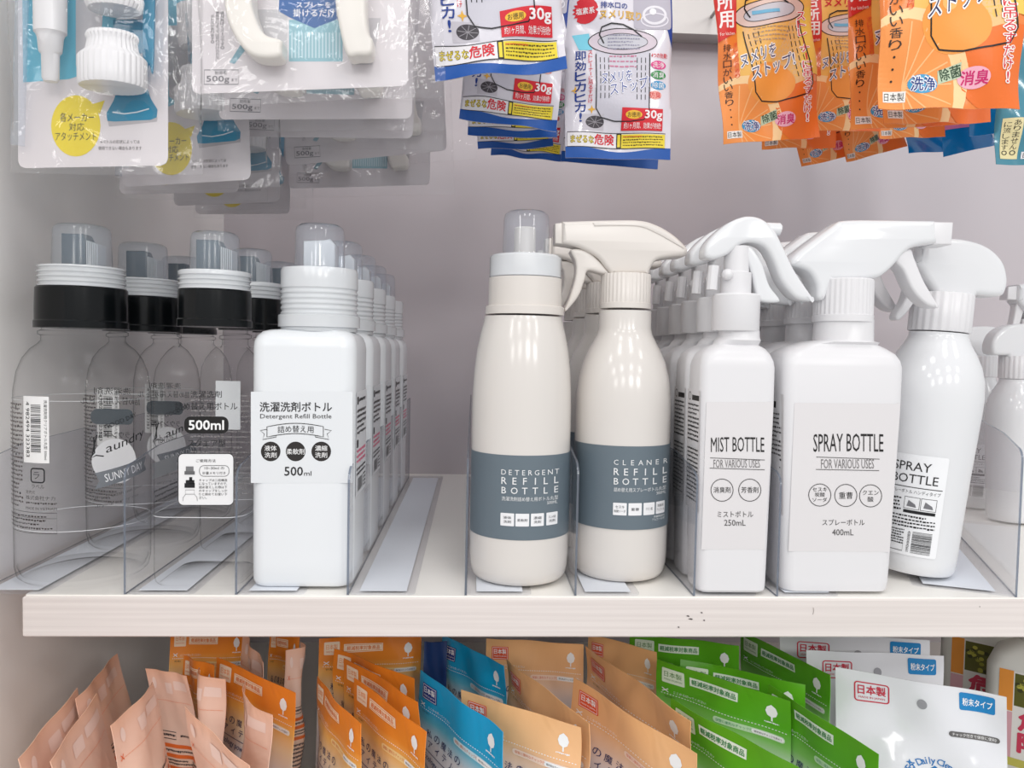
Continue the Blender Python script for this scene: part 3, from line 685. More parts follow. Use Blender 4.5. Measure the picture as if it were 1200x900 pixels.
for cx, cy, ls in ((960.5, 580, ('セスキ', '炭酸', 'ソーダ')), (991, 580.5, ('重曹',)), (1020, 581, ('クエン', '酸'))):
    a.ring(cx, cy, 13, 13, .8, (60, 58, 58), 3)
    if len(ls) == 3:
        for i, t in enumerate(ls): a.text(t, cx, cy-9+i*6, 5, D, w=17 if i != 1 else 12, al='c')
    elif len(ls) == 2: a.text(ls[0], cx, cy-6.5, 5.5, D, w=19, al='c'); a.text(ls[1], cx, cy+1, 6, D, w=7, al='c')
    else: a.text(ls[0], cx, cy-4, 8, D, w=16, al='c')
a.text('スプレーボトル', 963.5, 608.5, 7, (70, 68, 68), w=49.5); a.text('400mL', 975, 620, 7.3, (70, 68, 68), w=25)
a.build('front_label', flatmap(sp, .006), sp)
a = Art(); a.rect(-20, -150, 21, -58, (221, 218, 218), 1); a.rect(-18, -144, 8, -139, D, 2); a.dashes(-18, -136, 18, -98, 11, D, fill=.5); a.dashes(-18, -95, 18, -80, 5, (70, 68, 68)); a.box(-16, -72, -6, -62, .8, D, 3, 2)
hs2 = hw*.001
a.build('side_label', lambda x, y, l: Vector((-hs2+.0002-l*LT+max(0, 140+y)*.000033*1, -x*.001, -y*.001)), sp)
sx0 = sp.location.x
for i in range(1, 4):
    dup(sp, (sx0+.001, .03+.057*i, BZ), 'wide square white spray bottle standing %s in its row' % (ROWLAB[i] if i < 3 else 'fourth and last'))

# ------------------------------------------------------------------ round handy spray bottles
pt, pb = at(1105, 352, .06), at(1071, 668, .06)
tilt = math.atan2(pt.x-pb.x, pt.z-pb.z)
hd = thing('round_spray_bottle', (pb.x, .061, BZ+.0029), 'glossy round white spray bottle leaning right beside the wide square one', 'bottle', 'round white spray bottles', (0, tilt, 0))
MB().lathe([(22, 2), (26, .2), (28, .6), (30.2, 4), (31, 12), (32, 40), (34, 80), (36, 112), (37.4, 136), (37.7, 147), (36.8, 160), (34, 171), (29.6, 181), (25.5, 188), (23, 193), (22.2, 196), (22.4, 198)], 64).build('body', PEARL, hd)
MB().lathe([(23.2, 199), (23.6, 200), (23.6, 229), (22.6, 230.5)], 96, rib=.7, ribn=24).build('collar', WHITE, hd)
hp = [(-14, 231, 1), (-22, 240), (-33, 252, 1), (-33, 272, 1), (-18, 274), (6, 275), (26, 271), (40, 261), (46, 248), (46, 237), (41, 231.5), (22, 231, 1), (21, 227, 1), (-14, 228, 1)]
MB().outline(hp, 13, 5).build('spray_head', PEARL, hd)
MB().outline([(-44, 254, 1), (-31, 253, 1), (-31, 271, 1), (-44, 269, 1)], 8, 1.5).build('nozzle', WHITE, hd)
MB().outline([(-30, 249), (-21, 247), (-22, 236), (-27, 220), (-37, 206), (-41, 209), (-35, 222), (-32, 238)], 6, 2).build('trigger', WHITE, hd)
a = Art()
a.rrect(-23, -98, 22, -16, 2, (240, 241, 243), 1)
a.text('SPRAY', -18, -92, 7.2, D, w=28); a.text('BOTTLE', -18, -82, 7.2, D, w=34); a.line([(-20, -71.5), (20, -71.5)], .6, D, 3)
a.text('スプレーボトル ハンディタイプ', -20, -69.5, 3.2, (80, 80, 84), w=39)
a.dashes(-20, -63, -8, -51, 4, D); a.box(-6, -63.5, 5, -54, .5, D); a.box(6, -63.5, 17, -54, .5, D); a.poly([(-3, -61), (2, -58), (3, -55.5), (-4, -56)], (120, 120, 124), 3); a.poly([(9, -61), (14, -58), (15, -55.5), (8, -56)], (120, 120, 124), 3)
a.rect(-6, -53, 17, -50.5, K, 3); a.dashes(-20, -49, 18, -38, 4, D); a.dashes(-20, -37, -3, -24, 6, D); a.box(-20, -33+8, -3, -19, .5, D)
a.barcode(3, -36, 17, -18.5, K, True); a.text('4580004042663', 1.6, -36, 2, K, w=17, rot=90)
def hmap(x, y, l):
    z = -y; r = 31+(z-12)*(37.4-31)/124*.95+.2; th = (x-24)/r; R = (r+.15)*.001+l*LT
    return Vector((R*math.sin(th), -R*math.cos(th), z*.001))
a.build('label', hmap, hd, 3)
q = at(1149, 405, .35)
o = dup(hd, (q.x, .35, BZ), 'small round white spray bottle half hidden behind the leaning one, nozzle turned left', (0, 0, 0)); o.scale = (.8, .8, .8)
q = at(1194, 405, .27)
o = dup(hd, (q.x, .27, BZ), 'small round white spray bottle at the right edge with its nozzle turned right', (0, 0, PI)); o.scale = (.8, .8, .8)
q = at(1217, 330, .36)
dup(hd, (q.x, .36, BZ), 'full-size round white spray bottle rearmost at the right edge, nozzle turned left', (0, 0, 0))
# ------------------------------------------------------------------ sheets: bags and pouches
class Sheet:
    """a filled bag: O top-left corner, U along the top, V down; front side is +N"""
    def __init__(s, O, U, V, w, h, T, bend=0, crumple=.0006, seal=.16, bot=.06, seed=0, root=None, curl=0, twist=0):
        s.O, s.U, s.V = Vector(O), Vector(U).normalized(), Vector(V).normalized()
        s.N = s.V.cross(s.U).normalized(); s.w, s.h, s.T, s.bd, s.cr, s.seal, s.bot, s.curl, s.tw = w, h, T, bend, crumple, seal, bot, curl, twist
        r = random.Random(seed); s.ph = [(r.uniform(2, 6), r.uniform(2, 7), r.uniform(0, 6), r.choice((-1, 1))) for _ in range(4)]
        s.root = root
    def thick(s, u, v):
        e = max(0, min(1, 4*u*(1-u)))**.6
        def ss(x): x = max(0, min(1, x)); return x*x*(3-2*x)
        return s.T*e*ss((v-s.seal*.6)/.35)*ss((1-v-s.bot*.5)/.22) + .00025
    def off(s, u, v):
        q = 0
        for fu, fv, p, sg in s.ph: q += math.sin(fu*u*2.2+fv*v*2.6*sg+p)
        return s.cr*q + s.bd*math.sin(PI*u)*(1-.4*v) + s.curl*(max(0, .35-v)/.35)**2 + s.tw*(u-.5)*(v-.5)
    def pos(s, u, v, side=1, extra=0):
        p = s.O+s.U*(s.w*u)+s.V*(s.h*v)+s.N*(s.off(u, v)+side*(s.thick(u, v)+extra))
        return p-s.root.location if s.root else p
    def body(s, name, mats, nu=26, nv=34, parent=None, backmat=1):
        vs = []; fs = []; uv = []; mi = []
        for side in (1, -1):
            o = len(vs)
            for j in range(nv+1):
                for i in range(nu+1): vs.append(s.pos(i/nu, j/nv, side)); uv.append((i/nu, j/nv))
            for j in range(nv):
                for i in range(nu):
                    q = (o+j*(nu+1)+i, o+j*(nu+1)+i+1, o+(j+1)*(nu+1)+i+1, o+(j+1)*(nu+1)+i)
                    fs.append(q if side < 0 else q[::-1]); mi.append(0 if side > 0 else (1 if len(mats) > 1 else 0))
        M = (nu+1)*(nv+1)
        rim = [i for i in range(nu+1)]+[j*(nu+1)+nu for j in range(1, nv+1)]+[nv*(nu+1)+i for i in range(nu-1, -1, -1)]+[j*(nu+1) for j in range(nv-1, 0, -1)]
        for k in range(len(rim)):
            a, b = rim[k], rim[(k+1) % len(rim)]; fs.append((a, b, b+M, a+M)); mi.append(0)
        me = bpy.data.meshes.new(name); me.from_pydata([tuple(v) for v in vs], [], fs)
        for m in mats: me.materials.append(m)
        me.polygons.foreach_set('material_index', mi); me.polygons.foreach_set('use_smooth', [True]*len(fs))
        ul = me.uv_layers.new(name='UVMap')
        for lp in me.loops: ul.data[lp.index].uv = uv[lp.vertex_index]
        me.set_sharp_from_angle(angle=math.radians(60))
        o = bpy.data.objects.new(name, me); COL.objects.link(o); o.parent = parent or s.root
        return o
    def art(s, a, name, W, H, seg, x0=0, y0=0, side=1):
        def f(x, y, l): return s.pos((x-x0)/W if side > 0 else 1-(x-x0)/W, (y-y0)/H, side, .00012+l*LT)
        e = 1e-4
        return a.build(name, f, s.root, seg, clip=[((x0+e, 0, 0), (-1, 0, 0)), ((x0+W-e, 0, 0), (1, 0, 0)), ((0, y0+e, 0), (0, -1, 0)), ((0, y0+H-e, 0), (0, 1, 0))])

ZH = .655     # height of the hooks
def hanger(px, Y0, label):
    x = at(px, 0, Y0).x if not isinstance(px, float) else px
    t = thing('peg_hook', (x, YB-.03, ZH), label, 'hook', 'hooks on the display rail')
    L = (YB-.03-Y0)*1000
    MB().tube([(0, 0, 0), (0, -L, 0), (0, -L-6, 4), (0, -L-8, 12)], 2.4, 10).build('rod', STEEL, t)
    MB().box(-14, 14, -4, -1, -22, 22).build('back_plate', STEEL, t, smoothit=False)
    return x
def hang_root(name, bl, br, Y, label, cat, group):
    a, b = at(*bl, Y), at(*br, Y); ang = math.atan2(b.z-a.z, b.x-a.x)
    return a, b, ang
# ---- bagged bottle attachments -------------------------------------------------
CARD = plain('card_white', (228, 222, 225), .4)
def cardplate(t, F, x0, x1, y1, ytop, yl=0, dy=.0, r=9):
    """white backing card with rounded lower corners, from picture corners"""
    pts = [F(x0, ytop, 1), F(x1, ytop, 1), F(x1, y1-r+yl, 1), F(x1-r*.3, y1-r*.3+yl), F(x1-r, y1+yl, 1), F(x0+r, y1, 1), F(x0+r*.3, y1-r*.3), F(x0, y1-r, 1)]
    MB().outline(pts, .3, .05, dy, samples=4).build('backing_card', CARD, t)
def flatY(t, Y, dy):
    o = t.location
    def f(x, y, lay): p = at(x, y, Y); return Vector((p.x-o.x, dy-lay*LT, p.z-o.z))
    return f
def bag(t, Y, x0, x1, ytop, ybl, ybr, T, seed):
    a, b, c = at(x0, ybl, Y), at(x1, ybr, Y), at(x0, ytop, Y)
    U = (b-a).normalized(); s = Sheet(a+Vector((0, 0, c.z-a.z)), U, U.cross(Vector((0, -1, 0))), (b-a).length, c.z-a.z, T, 0, .0007, .05, .03, seed, t)
    return s.body('bag', [BAG], 26, 40)
Yp = .012
p = at(110, 197, Yp)
hk = hanger(110, -.03, 'steel hook carrying the bagged bottle attachments')
ap = thing('attachment_pack', (p.x, Yp, ZH), 'front bagged bottle attachment with yellow speech bubble, hanging at far left', 'pack', 'bagged bottle attachments')
F = loc(ap, Yp)
cardplate(ap, F, 20, 196, 196.5, -150, -3, 1.5)
a = Art(); LB = (98, 188, 214); BL = (0, 134, 172)
a.poly([(24, -150), (196, -150), (196, -20), (140, 10), (126, 45), (104, 84), (80, 92), (26, 96)], LB, 1)
a.poly([(88, -20), (122, -20), (118, 40), (117, 70), (108, 82), (96, 83), (88, 76)], (203, 200, 204), 2)
a.poly([(132, 22), (172, 22), (174, 62), (130, 62)], BL, 2)
a.poly([(124, 136), (127, 148), (183, 142), (184, 137)], (190, 186, 190), 1)
a.poly([(139, 100), (171, 100), (176, 115), (184, 128), (183, 137), (176, 140), (133, 142), (125, 141), (124, 132), (132, 118)], BL, 2)
a.line([(131, 131), (145, 133), (160, 131), (174, 127)], 1.5, (210, 225, 232), 3)
a.ell(88, 147, 29, 36, (238, 214, 40), 2); a.poly([(106, 122), (122, 117), (116, 133)], (238, 214, 40), 2)
a.text('各メーカー', 69.5, 131.5, 11, (50, 48, 40), w=40); a.text('対応', 80, 143.5, 9.5, (50, 48, 40), w=18); a.text('アタッチメント', 64, 154.5, 10, (50, 48, 40), w=48)
a.text('※ボトルの形状によっては', 117, 163.5, 4.5, (110, 106, 108), w=46); a.text('使用できない場合もあります', 114.5, 171, 4.5, (110, 106, 108), w=51)
a.build('card_print', flatY(ap, Yp, .0012), ap)
def lz(px, py): return F(px, py)[0], F(px, py)[1]
def conepart(name, secs, dy, mat, rib=0, tilt=0):
    """secs: (cx px, y px, half width px)"""
    pr = []
    cx = lz(secs[0][0], secs[0][1])[0]
    for x, y, r in secs: pr.append((r*.638, lz(x, y)[1]))
    pr = pr[::-1]
    return MB().lathe(pr, 96 if rib else 40, (cx, dy), rib=rib, ribn=32 if rib else 0, sy=.75).build(name, mat, ap)
conepart('pump_tube', [(71, -60, 18), (71, 48, 17), (71.5, 50, 15), (72, 54, 13.5), (72.5, 70, 12), (73, 73, 9.5), (75, 100, 9), (75, 104, 7)], -14, WHITE)
conepart('adapter_ring', [(146, -30, 30), (148, 18, 30), (148, 24, 27)], -16, WHITE, .7)
conepart('adapter_ring', [(147, 54, 26), (147, 58, 27.5), (147, 62, 25.5), (147, 74, 27.5), (147, 79, 33), (147, 82, 35.5), (147, 111, 35.5), (147, 114, 34)], -20, WHITE, .7)
MB().outline([F(28, -100, 1), F(42, -100, 1), F(34, 174, 1), F(19, 172, 1)], 1.2, .4, -6).build('dip_tube', FROSTL, ap)
MB().outline([F(177, -100, 1), F(190, -100, 1), F(187, 79), F(182, 81), F(175, 78)], 1.2, .4, -10).build('blue_tube', film('blue_tube_plastic', (120, 200, 225), .35, (90, 185, 215)), ap)
bag(ap, Yp-.012, 7, 231, -150, 203, 205, .012, 3)
hang_z = []
for i, (px, py, Y, lab) in enumerate(((199, 216, .097, 'second bagged attachment from the front, a yellow bubble just peeking below the first'), (213, 228, .151, 'third bagged attachment from the front, behind the yellow-bubble pack'),
                         (258, 240, .235, 'fourth bagged attachment from the front, low behind the others'), (290, 252, .33, 'rearmost bagged attachment hanging deepest and lowest at left'))):
    q = at(px, py, Y); q0 = at(108, 197, Yp)
    dup(ap, (p.x+q.x-q0.x, Y, ZH+q.z-q0.z), lab, (0, math.radians((-2.2, 0.5, -1, 1)[i]), 0))

# ---- bagged white hooks --------------------------------------------------------
Yp = .0
p = at(350, 105, Yp)
hanger(350, -.04, 'steel hook carrying the bagged 500g spray hangers')
hp_ = thing('hanger_pack', (p.x, Yp, ZH), 'front bag with two white hook arms and a blue arrow print, top centre-left', 'pack', 'bagged spray hangers')
F = loc(hp_, Yp)
cardplate(hp_, F, 224, 478, 109, -160, -9, 2, 8)
a = Art(); GY = (110, 108, 114)
a.box(238.5, 81, 278.5, 98, .8, (110, 108, 114), 2); a.text('耐荷重', 251, 82.5, 4, GY, w=14); a.text('500g', 241, 88, 9, GY, w=27); a.text('まで', 270.5, 91, 3.5, GY, w=7)
a.vtext('※写真はイメージです。', 257.5, 12, 5, 45, GY); a.vtext('※形状によっては取り付けられない', 252, 12, 4.6, 60, GY); a.vtext('ボトルがあります。', 246, 16, 4.6, 34, GY)
a.poly([(330, -80), (402, -80), (402, 18), (398, 20), (368, 32), (338, 19), (326, 12)], (60, 104, 166), 2)
a.text('スプレーを', 347, 1, 7, (236, 236, 240), w=40, bold=.02); a.text('掛けるだけ!', 343, 9.5, 9, (236, 236, 240), w=52, bold=.02)
a.rect(338, 22, 401, 71, (150, 196, 208), 1)
for q in range(15): a.rect(340.5+q*4, 37, 342.6+q*4, 67, (196, 222, 230), 2)
a.poly([(268, 72), (282, 50), (288, 56), (274, 74)], (126, 170, 186), 1)
a.poly([(300, 10), (336, 10), (336, 60), (312, 58)], (205, 203, 206), 1); a.poly([(402, 20), (446, 20), (436, 75), (412, 75)], (206, 203, 207), 1)
a.build('card_print', flatY(hp_, Yp, .0017), hp_)
IV = plain('ivory_plastic', (236, 231, 224), .3)
MB().outline([F(269, -60, 1), F(305, -60, 1), F(304, 8), F(308, 32), (F(318, 52)), F(337, 59), F(338, 68), F(336, 78), F(318, 80), F(300, 74), F(283, 52), F(273, 20)], 9, 3, -11).build('hook_arm', IV, hp_)
MB().outline([F(396, -60, 1), F(433, -60, 1), F(433, 20), F(436, 50), F(441, 60), F(439, 75), F(424, 77), F(411, 75), F(402, 40), F(398, 10)], 9, 3, -11).build('hook_arm', IV, hp_)
bag(hp_, Yp-.013, 205, 505, -160, 124, 114, .013, 9)
for i, (bx, by, Y, lab) in enumerate(((384, 140, .066, 'second spray hanger bag from the front, its 500g box just below the first card'), (400, 162, .122, 'third spray hanger bag from the front'),
                     (410, 185, .18, 'fourth spray hanger bag from the front'), (426, 219, .29, 'rearmost spray hanger bag, lowest of its stack'))):
    q = at(bx, by, Y); q0 = at(351, 105, Yp)
    dup(hp_, (p.x+q.x-q0.x, Y, ZH+q.z-q0.z), lab, (0, math.radians((2, 3, -3, 1)[i]), 0))

# ---- drain net packs (white with yellow band and blue hem) ---------------------
NETM = plain('net_pack_film', (224, 221, 229), .22, .5, bump=.25, bscale=60, coat=.4)
NAVY = (24, 58, 140); RED = (214, 38, 52); YEL = (236, 214, 60)
def strainer(a, cx, cy, rx, ry, yb, wb, lw=1.2, col=(20, 20, 24), rot=0, fill=(206, 204, 214), brim=(212, 200, 210)):
    c, s_ = math.cos(math.radians(rot)), math.sin(math.radians(rot))
    T = lambda x, y: (cx+x*c-y*s_, cy+x*s_+y*c)
    a.poly([T(-wb, 4), T(wb, 4), T(wb, yb-12), T(wb*.8, yb-2), T(wb*.3, yb), T(-wb*.3, yb), T(-wb*.8, yb-4), T(-wb, yb-14)], fill, 1)
    el = [T(rx*math.cos(2*PI*k/36), ry*math.sin(2*PI*k/36)) for k in range(36)]
    a.poly(el, brim, 2); a.line(el, lw*.8, col, 3, True)
    a.poly([T(rx*.72*math.cos(2*PI*k/36), ry*.62*math.sin(2*PI*k/36)) for k in range(36)], (200, 200, 208), 3)
    a.line([T(rx*.72*math.cos(2*PI*k/36), ry*.62*math.sin(2*PI*k/36)) for k in range(36)], lw*.5, col, 4, True)
    a.line([T(-rx*.55, 2), T(-rx*.68, -8), T(-rx*.62, -16), T(-rx*.35, -20), T(0, -19), T(rx*.3, -14), T(rx*.55, -6)], lw*1.3, col, 5)
    a.line([T(-wb, ry), T(-wb, yb-14), T(-wb*.8, yb-4), T(-wb*.3, yb), T(wb*.3, yb), T(wb*.8, yb-2), T(wb, yb-12), T(wb, ry*.9)], lw, col, 6)
    for sx in (-1, 1):
        for k in range(3):
            y = ry+4
            while y < yb-26: 
                x = sx*(wb-5-5*k); a.line([T(x, y), T(x, y+6)], lw*.7, col, 3); y += 8.5
def netart():
    a = Art()
    a.poly([(78, -60), (128, -60), (128, 60), (121, 40), (112, 12), (92, 1), (78, 0)], NAVY, 1)
    a.poly([(23.5+(15 if k % 2 else 11.5)*math.cos(PI*k/18), 20+(15 if k % 2 else 11.5)*math.sin(PI*k/18)) for k in range(36)], RED, 2); a.text('塩素系', 13, 16.5, 7.5, (245, 240, 240), w=21, bold=.02)
    a.text('排水口の', 41, 11, 7.6, NAVY, w=32, bold=.02); a.text('ヌメリ取り', 40, 21, 10, (190, 130, 40), w=50, bold=.035); a.text('ヌメリ取り', 40.3, 21.3, 9.5, (232, 190, 90), w=49.5, bold=.01, lay=4)
    a.rrect(81, 1, 126, 41, 4, (182, 178, 190), 2); a.ring(106, 24, 13, 10, 3, (228, 226, 232), 3); a.ell(104, 20, 4, 4, (235, 235, 238), 4); a.ring(106, 30, 16, 8, 1.5, (225, 222, 230), 3)
    a.poly([(8, 48), (28, 46), (32, 66), (16, 66)], (120, 205, 226), 1)
    strainer(a, 68, 56, 41, 14.5, 92, 32)
    a.dashes(50, 47, 88, 66, 5, (150, 148, 170), fill=.4, lay=5); a.dashes(52, 70, 84, 88, 3, (200, 120, 150), fill=.35, lay=3)
    for lw, c, l in ((.06, (245, 245, 250), 5), (.0, NAVY, 6)):
        a.text('ヌメリを', 40, 94, 13, c, w=37, rot=-9, bold=lw, lay=l, shear=.2); a.text('ストップ!', 49, 107, 14, c, w=50, rot=-14, bold=lw, lay=l, shear=.2)
    a.vtext('即効ヒカヒカ!', 11.5, 67, 13, 83, NAVY, bold=.02); a.vtext('ストレーナーに吊るすだけ', 27, 66, 5, 62, RED, bold=.01)
    for x, y in ((12, 112), (31, 135)): a.poly([(x, y-5), (x+1.3, y-1.3), (x+5, y), (x+1.3, y+1.3), (x, y+5), (x-1.3, y+1.3), (x-5, y), (x-1.3, y-1.3)], (232, 180, 70), 3)
    a.text('4つの効果!', 102, 68, 6, RED, w=20, bold=.01)
    for y, c, t in ((82, (222, 70, 140), '洗浄'), (93.5, (46, 140, 70), '消臭'), (105.5, (60, 150, 200), '除菌')): a.ell(111, y, 9.5, 5, c, 2); a.text(t, 103.5, y-3.5, 7, (245, 245, 245), w=15, lay=4)
    a.ell(107, 117, 8, 5, (238, 170, 160), 2); a.text('防臭', 100, 113.5, 7, RED, w=14)
    a.rect(20, 140, 46, 158, (200, 196, 204), 1); a.ell(35, 149, 11, 7, (70, 66, 72), 2)
    for k in range(8): a.line([(35, 149), (35+10*math.cos(k*PI/4+.2), 149+6.3*math.sin(k*PI/4+.2))], .7, (150, 146, 152), 3)
    a.rect(67, 133, 117, 158, RED, 5); a.ell(81.5, 140.5, 10, 4.8, (240, 190, 60), 6); a.text('お徳用', 74, 137.6, 6, K, w=15, lay=7); a.text('30g', 95, 135, 12, (246, 240, 240), w=21, bold=.03, lay=7)
    a.text('約1ヶ月間、効果が持続!', 70, 149, 7, (246, 240, 240), w=45, lay=7)
    a.rect(2, 161, 121, 178, (234, 231, 234), 5); a.box(2, 161, 121, 178, .8, K, 6)
    a.text('まぜるな', 6, 165, 8.5, (120, 100, 30), w=28, bold=.04, lay=6); a.text('まぜるな', 6, 165.3, 8, YEL, w=27.5, bold=.0, lay=7); a.text('危険', 35, 162.5, 12, RED, w=24, bold=.03, lay=7)
    a.rect(62, 161, 68, 178, K, 6); a.rect(63.3, 162.5, 66.7, 176.5, YEL, 7); a.rect(68, 162, 120.5, 177.5, YEL, 6); a.dashes(70, 163.5, 118, 176, 4, (90, 74, 20), fill=.5, lay=7); a.dashes(70, 163.5, 92, 166, 1, (220, 110, 40), fill=.6, lay=8)
    pts = [(0, 178+2*math.sin(x/20.)) if False else (x, 180-2.5*math.cos((x-10)/118*2*PI)) for x in range(0, 129, 8)]
    a.poly(pts+[(128, 191), (0, 191)], (22, 84, 166), 5)
    return a
def cloth_hang(name, bl, br, Y, hpx, label, group, mat, artf, W, H, T=.007, seed=1, bend=0, cr=.0012, curl=0, twist=0, prefix='print', detail=(26, 40), ZT_=None):
    a, b = at(*bl, Y), at(*br, Y); U = (b-a).normalized(); V = U.cross(Vector((0, -1, 0))); w = (b-a).length; h = w*H/W
    O_ = a-V*h
    t = thing(name, (O_.x+U.x*w/2, Y, O_.z+U.z*w/2), label, 'pack', group)
    s = Sheet(O_, U, V, w, h, T, bend, cr, .04, .08, seed, t, curl, twist)
    s.body('pouch', [mat], *detail)
    return t, s
NG = 'white drain cleaner packs with yellow warning band'
nets = [((510, 93), (664, 83), .03, 'front pack of the left drain cleaner column, large red 30g box', 11), ((538, 140), (652, 153), .1, 'drain cleaner pack second from front in the left column, hem drooping right', 12),
        ((548, 158), (652, 163), .15, 'drain cleaner pack third from front in the left column', 13), ((560, 176), (648, 172), .21, 'drain cleaner pack fourth from front in the left column', 14),
        ((575, 181), (660, 190), .27, 'rearmost drain cleaner pack of the left column', 15),
        ((662, 186), (786, 187), .13, 'front drain cleaner pack of the right column with strainer drawing', 16), ((657, 189), (770, 199), .19, 'drain cleaner pack just behind the front one of the right column', 17)]
NA = netart()
for i, (bl, br, Y, lab, sd) in enumerate(nets):
    t, s = cloth_hang('drain_cleaner_pack', bl, br, Y, 0, lab, NG, NETM, None, 128, 251, .007 if i in (0, 5) else .005, sd, 0, .0016 if i < 5 else .0009, 0, .006*(-1)**i)
    s.art(NA, 'printing', 128, 251, 5, 0, -60)
hanger(600, .0, 'steel hook carrying the left drain cleaner column'); hanger(728, .09, 'steel hook carrying the right drain cleaner column')

# ---- orange deodorising packs --------------------------------------------------
ORM = plain('orange_pack_film', (240, 134, 58), .2, .5, bump=.25, bscale=60, coat=.5)
def orangeart():
    a = Art()
    a.poly([(22, -70), (110, -70), (110, 92), (60, 112), (22, 100)], (244, 190, 96), 1)
    a.poly([(96, 30), (110, 20), (110, 100), (90, 96)], (240, 200, 90), 2)
    a.ell(22, 150, 46, 54, (252, 212, 156), 2); a.ell(18, 152, 40, 48, (244, 152, 78), 3)
    for k in range(9):
        t = -1.5+k*.36; a.line([(18, 152), (18+38*math.cos(t), 152+46*math.sin(t))], 1.1, (250, 190, 128), 4)
    a.ell(100, 140, 40, 34, (238, 116, 44), 2)
    a.poly([(0, -70), (23, -70), (21, 48), (0, 58)], (214, 52, 48), 5); a.vtext('台所用', 2, -14, 17, 58, (246, 238, 236), bold=.03, lay=6); a.text('For kitchen', 2, 48, 3.5, (246, 230, 220), w=17, rot=-4, lay=6)
    a.text('ヌメリ取り', 26, -6, 11, RED, w=60, bold=.03, lay=4)
    strainer(a, 60, 28, 41, 15, 98, 33, 1.3, (24, 22, 24), -7, (236, 190, 130), (226, 200, 190))
    a.ell(56, 106, 27, 22, (246, 160, 72), 4); a.ell(50, 92, 6, 5, (250, 190, 110), 5)
    a.rect(40, 26, 70, 30, (110, 180, 215), 6); a.dashes(40, 44, 80, 62, 4, (190, 160, 130), fill=.35, lay=5)
    for bw, c, l in ((.07, (250, 248, 246), 6), (.0, (40, 44, 96), 7)):
        a.text('ヌメリを', 20, 74, 14, c, w=40, rot=-14, bold=bw, lay=l, shear=.25); a.text('ストップ!', 29, 90, 15, c, w=54, rot=-18, bold=bw, lay=l, shear=.25)
    for bw, c, l in ((.08, (252, 244, 238), 5), (.01, RED, 6)): a.vtext('ストレーナーに吊るすだけ!', 92, 28, 10.5, 122, c, bold=bw, lay=l)
    a.vtext('排水口がいい香り・・・', 5, 60, 9.5, 92, (50, 34, 26), lay=6); a.vtext('オレンジの香り', 17, 58, 5, 40, (226, 90, 50), lay=6)
    a.rect(4, 155, 21, 163, (240, 236, 230), 5); a.text('日本製', 5, 156, 6, K, w=15, lay=6)
    a.ell(33, 150, 11.5, 7, (70, 160, 205), 5); a.text('洗浄', 24, 144.5, 10.5, (245, 245, 248), w=19, bold=.06, lay=6); a.text('洗浄', 24, 145, 10, (30, 60, 130), w=18.5, bold=.02, lay=7)
    a.poly([(45, 140), (62, 134), (62, 145), (45, 150)], (190, 206, 176), 5); a.text('除菌', 46, 139, 9, (40, 70, 44), w=15.5, rot=-14, bold=.02, lay=6)
    a.ell(71, 146, 11, 8, (244, 178, 196), 5); a.text('消臭', 62.5, 141, 10, (206, 40, 110), w=18, bold=.03, lay=6)
    return a
OG = 'orange deodoriser packs'
oranges = [((1030, 127), (1195, 128), .0, 'front orange deodoriser pack at right, largest, with white stop lettering', 21), ((1034, 146), (1160, 143), .06, 'orange pack directly behind the largest one', 22),
           ((998, 152), (1122, 147), .1, 'orange pack showing vertical black lettering left of the largest pack', 23), ((1030, 163), (1108, 160), .22, 'orange pack low behind the largest one, pink label showing', 24),
           ((848, 169), (960, 161), .14, 'orange pack hanging at the far left of the orange group', 25), ((940, 153), (1032, 154), .2, 'orange pack between the far left one and the black-lettered one', 26),
           ((895, 174), (978, 174), .27, 'orange pack peeking below the far left orange pack', 27), ((938, 196), (1008, 180), .33, 'lowest tilted orange pack, rearmost', 28), ((992, 190), (1062, 172), .3, 'orange pack tilted steeply beneath the middle of the group', 29)]
OA = orangeart()
for i, (bl, br, Y, lab, sd) in enumerate(oranges):
    t, s = cloth_hang('orange_pack', bl, br, Y, 0, lab, OG, ORM, None, 110, 238, .006, sd, 0, .0014, 0, .005*(-1)**i)
    s.art(OA, 'printing', 110, 238, 5, 0, -70)
hanger(905, .1, 'steel hook carrying the left orange packs'); hanger(1110, -.03, 'steel hook carrying the large orange packs')
# ---- blue packs behind ---------------------------------------------------------
BLM = plain('blue_pack_film', (10, 120, 186), .2, .5, bump=.3, bscale=60, coat=.5)
TEM = plain('teal_pack_film', (70, 140, 160), .2, .5, bump=.2, bscale=60, coat=.5)
def blueart():
    a = Art()
    a.poly([(0, 118), (40, 126), (110, 108), (110, 130), (60, 142), (0, 136)], (230, 130, 175), 2); a.poly([(0, 112), (40, 120), (110, 100), (110, 106), (40, 126), (0, 118)], (200, 30, 110), 3)
    a.rect(40, 90, 90, 112, (240, 170, 196), 2); a.dashes(44, 93, 86, 109, 3, (190, 40, 100))
    a.rect(60, 146, 100, 156, (220, 230, 240), 3); a.dashes(62, 147, 98, 155, 2, (30, 70, 140), lay=4)
    return a
for i, (bl, br, Y, lab, m_, sd) in enumerate((((1062, 181), (1150, 172), .34, 'blue pack lowest behind the orange packs', BLM, 31), ((1108, 183), (1215, 160), .27, 'blue pack with pink band at the right behind the orange packs', BLM, 32),
                     ((1140, 158), (1262, 152), .2, 'blue pack highest of the three at the right edge', BLM, 33))):
    t, s = cloth_hang('blue_pack', bl, br, Y, 0, lab, 'blue packs at the right edge', m_, None, 110, 225, .006, sd, 0, .002, 0, .008)
    s.art(blueart(), 'printing', 110, 225, 6, 0, -60)
t, s = cloth_hang('teal_pack', (1166, 193), (1270, 193), .12, 0, 'teal pack with a cream tag at the right edge', None, TEM, None, 110, 225, .006, 35, 0, .001)
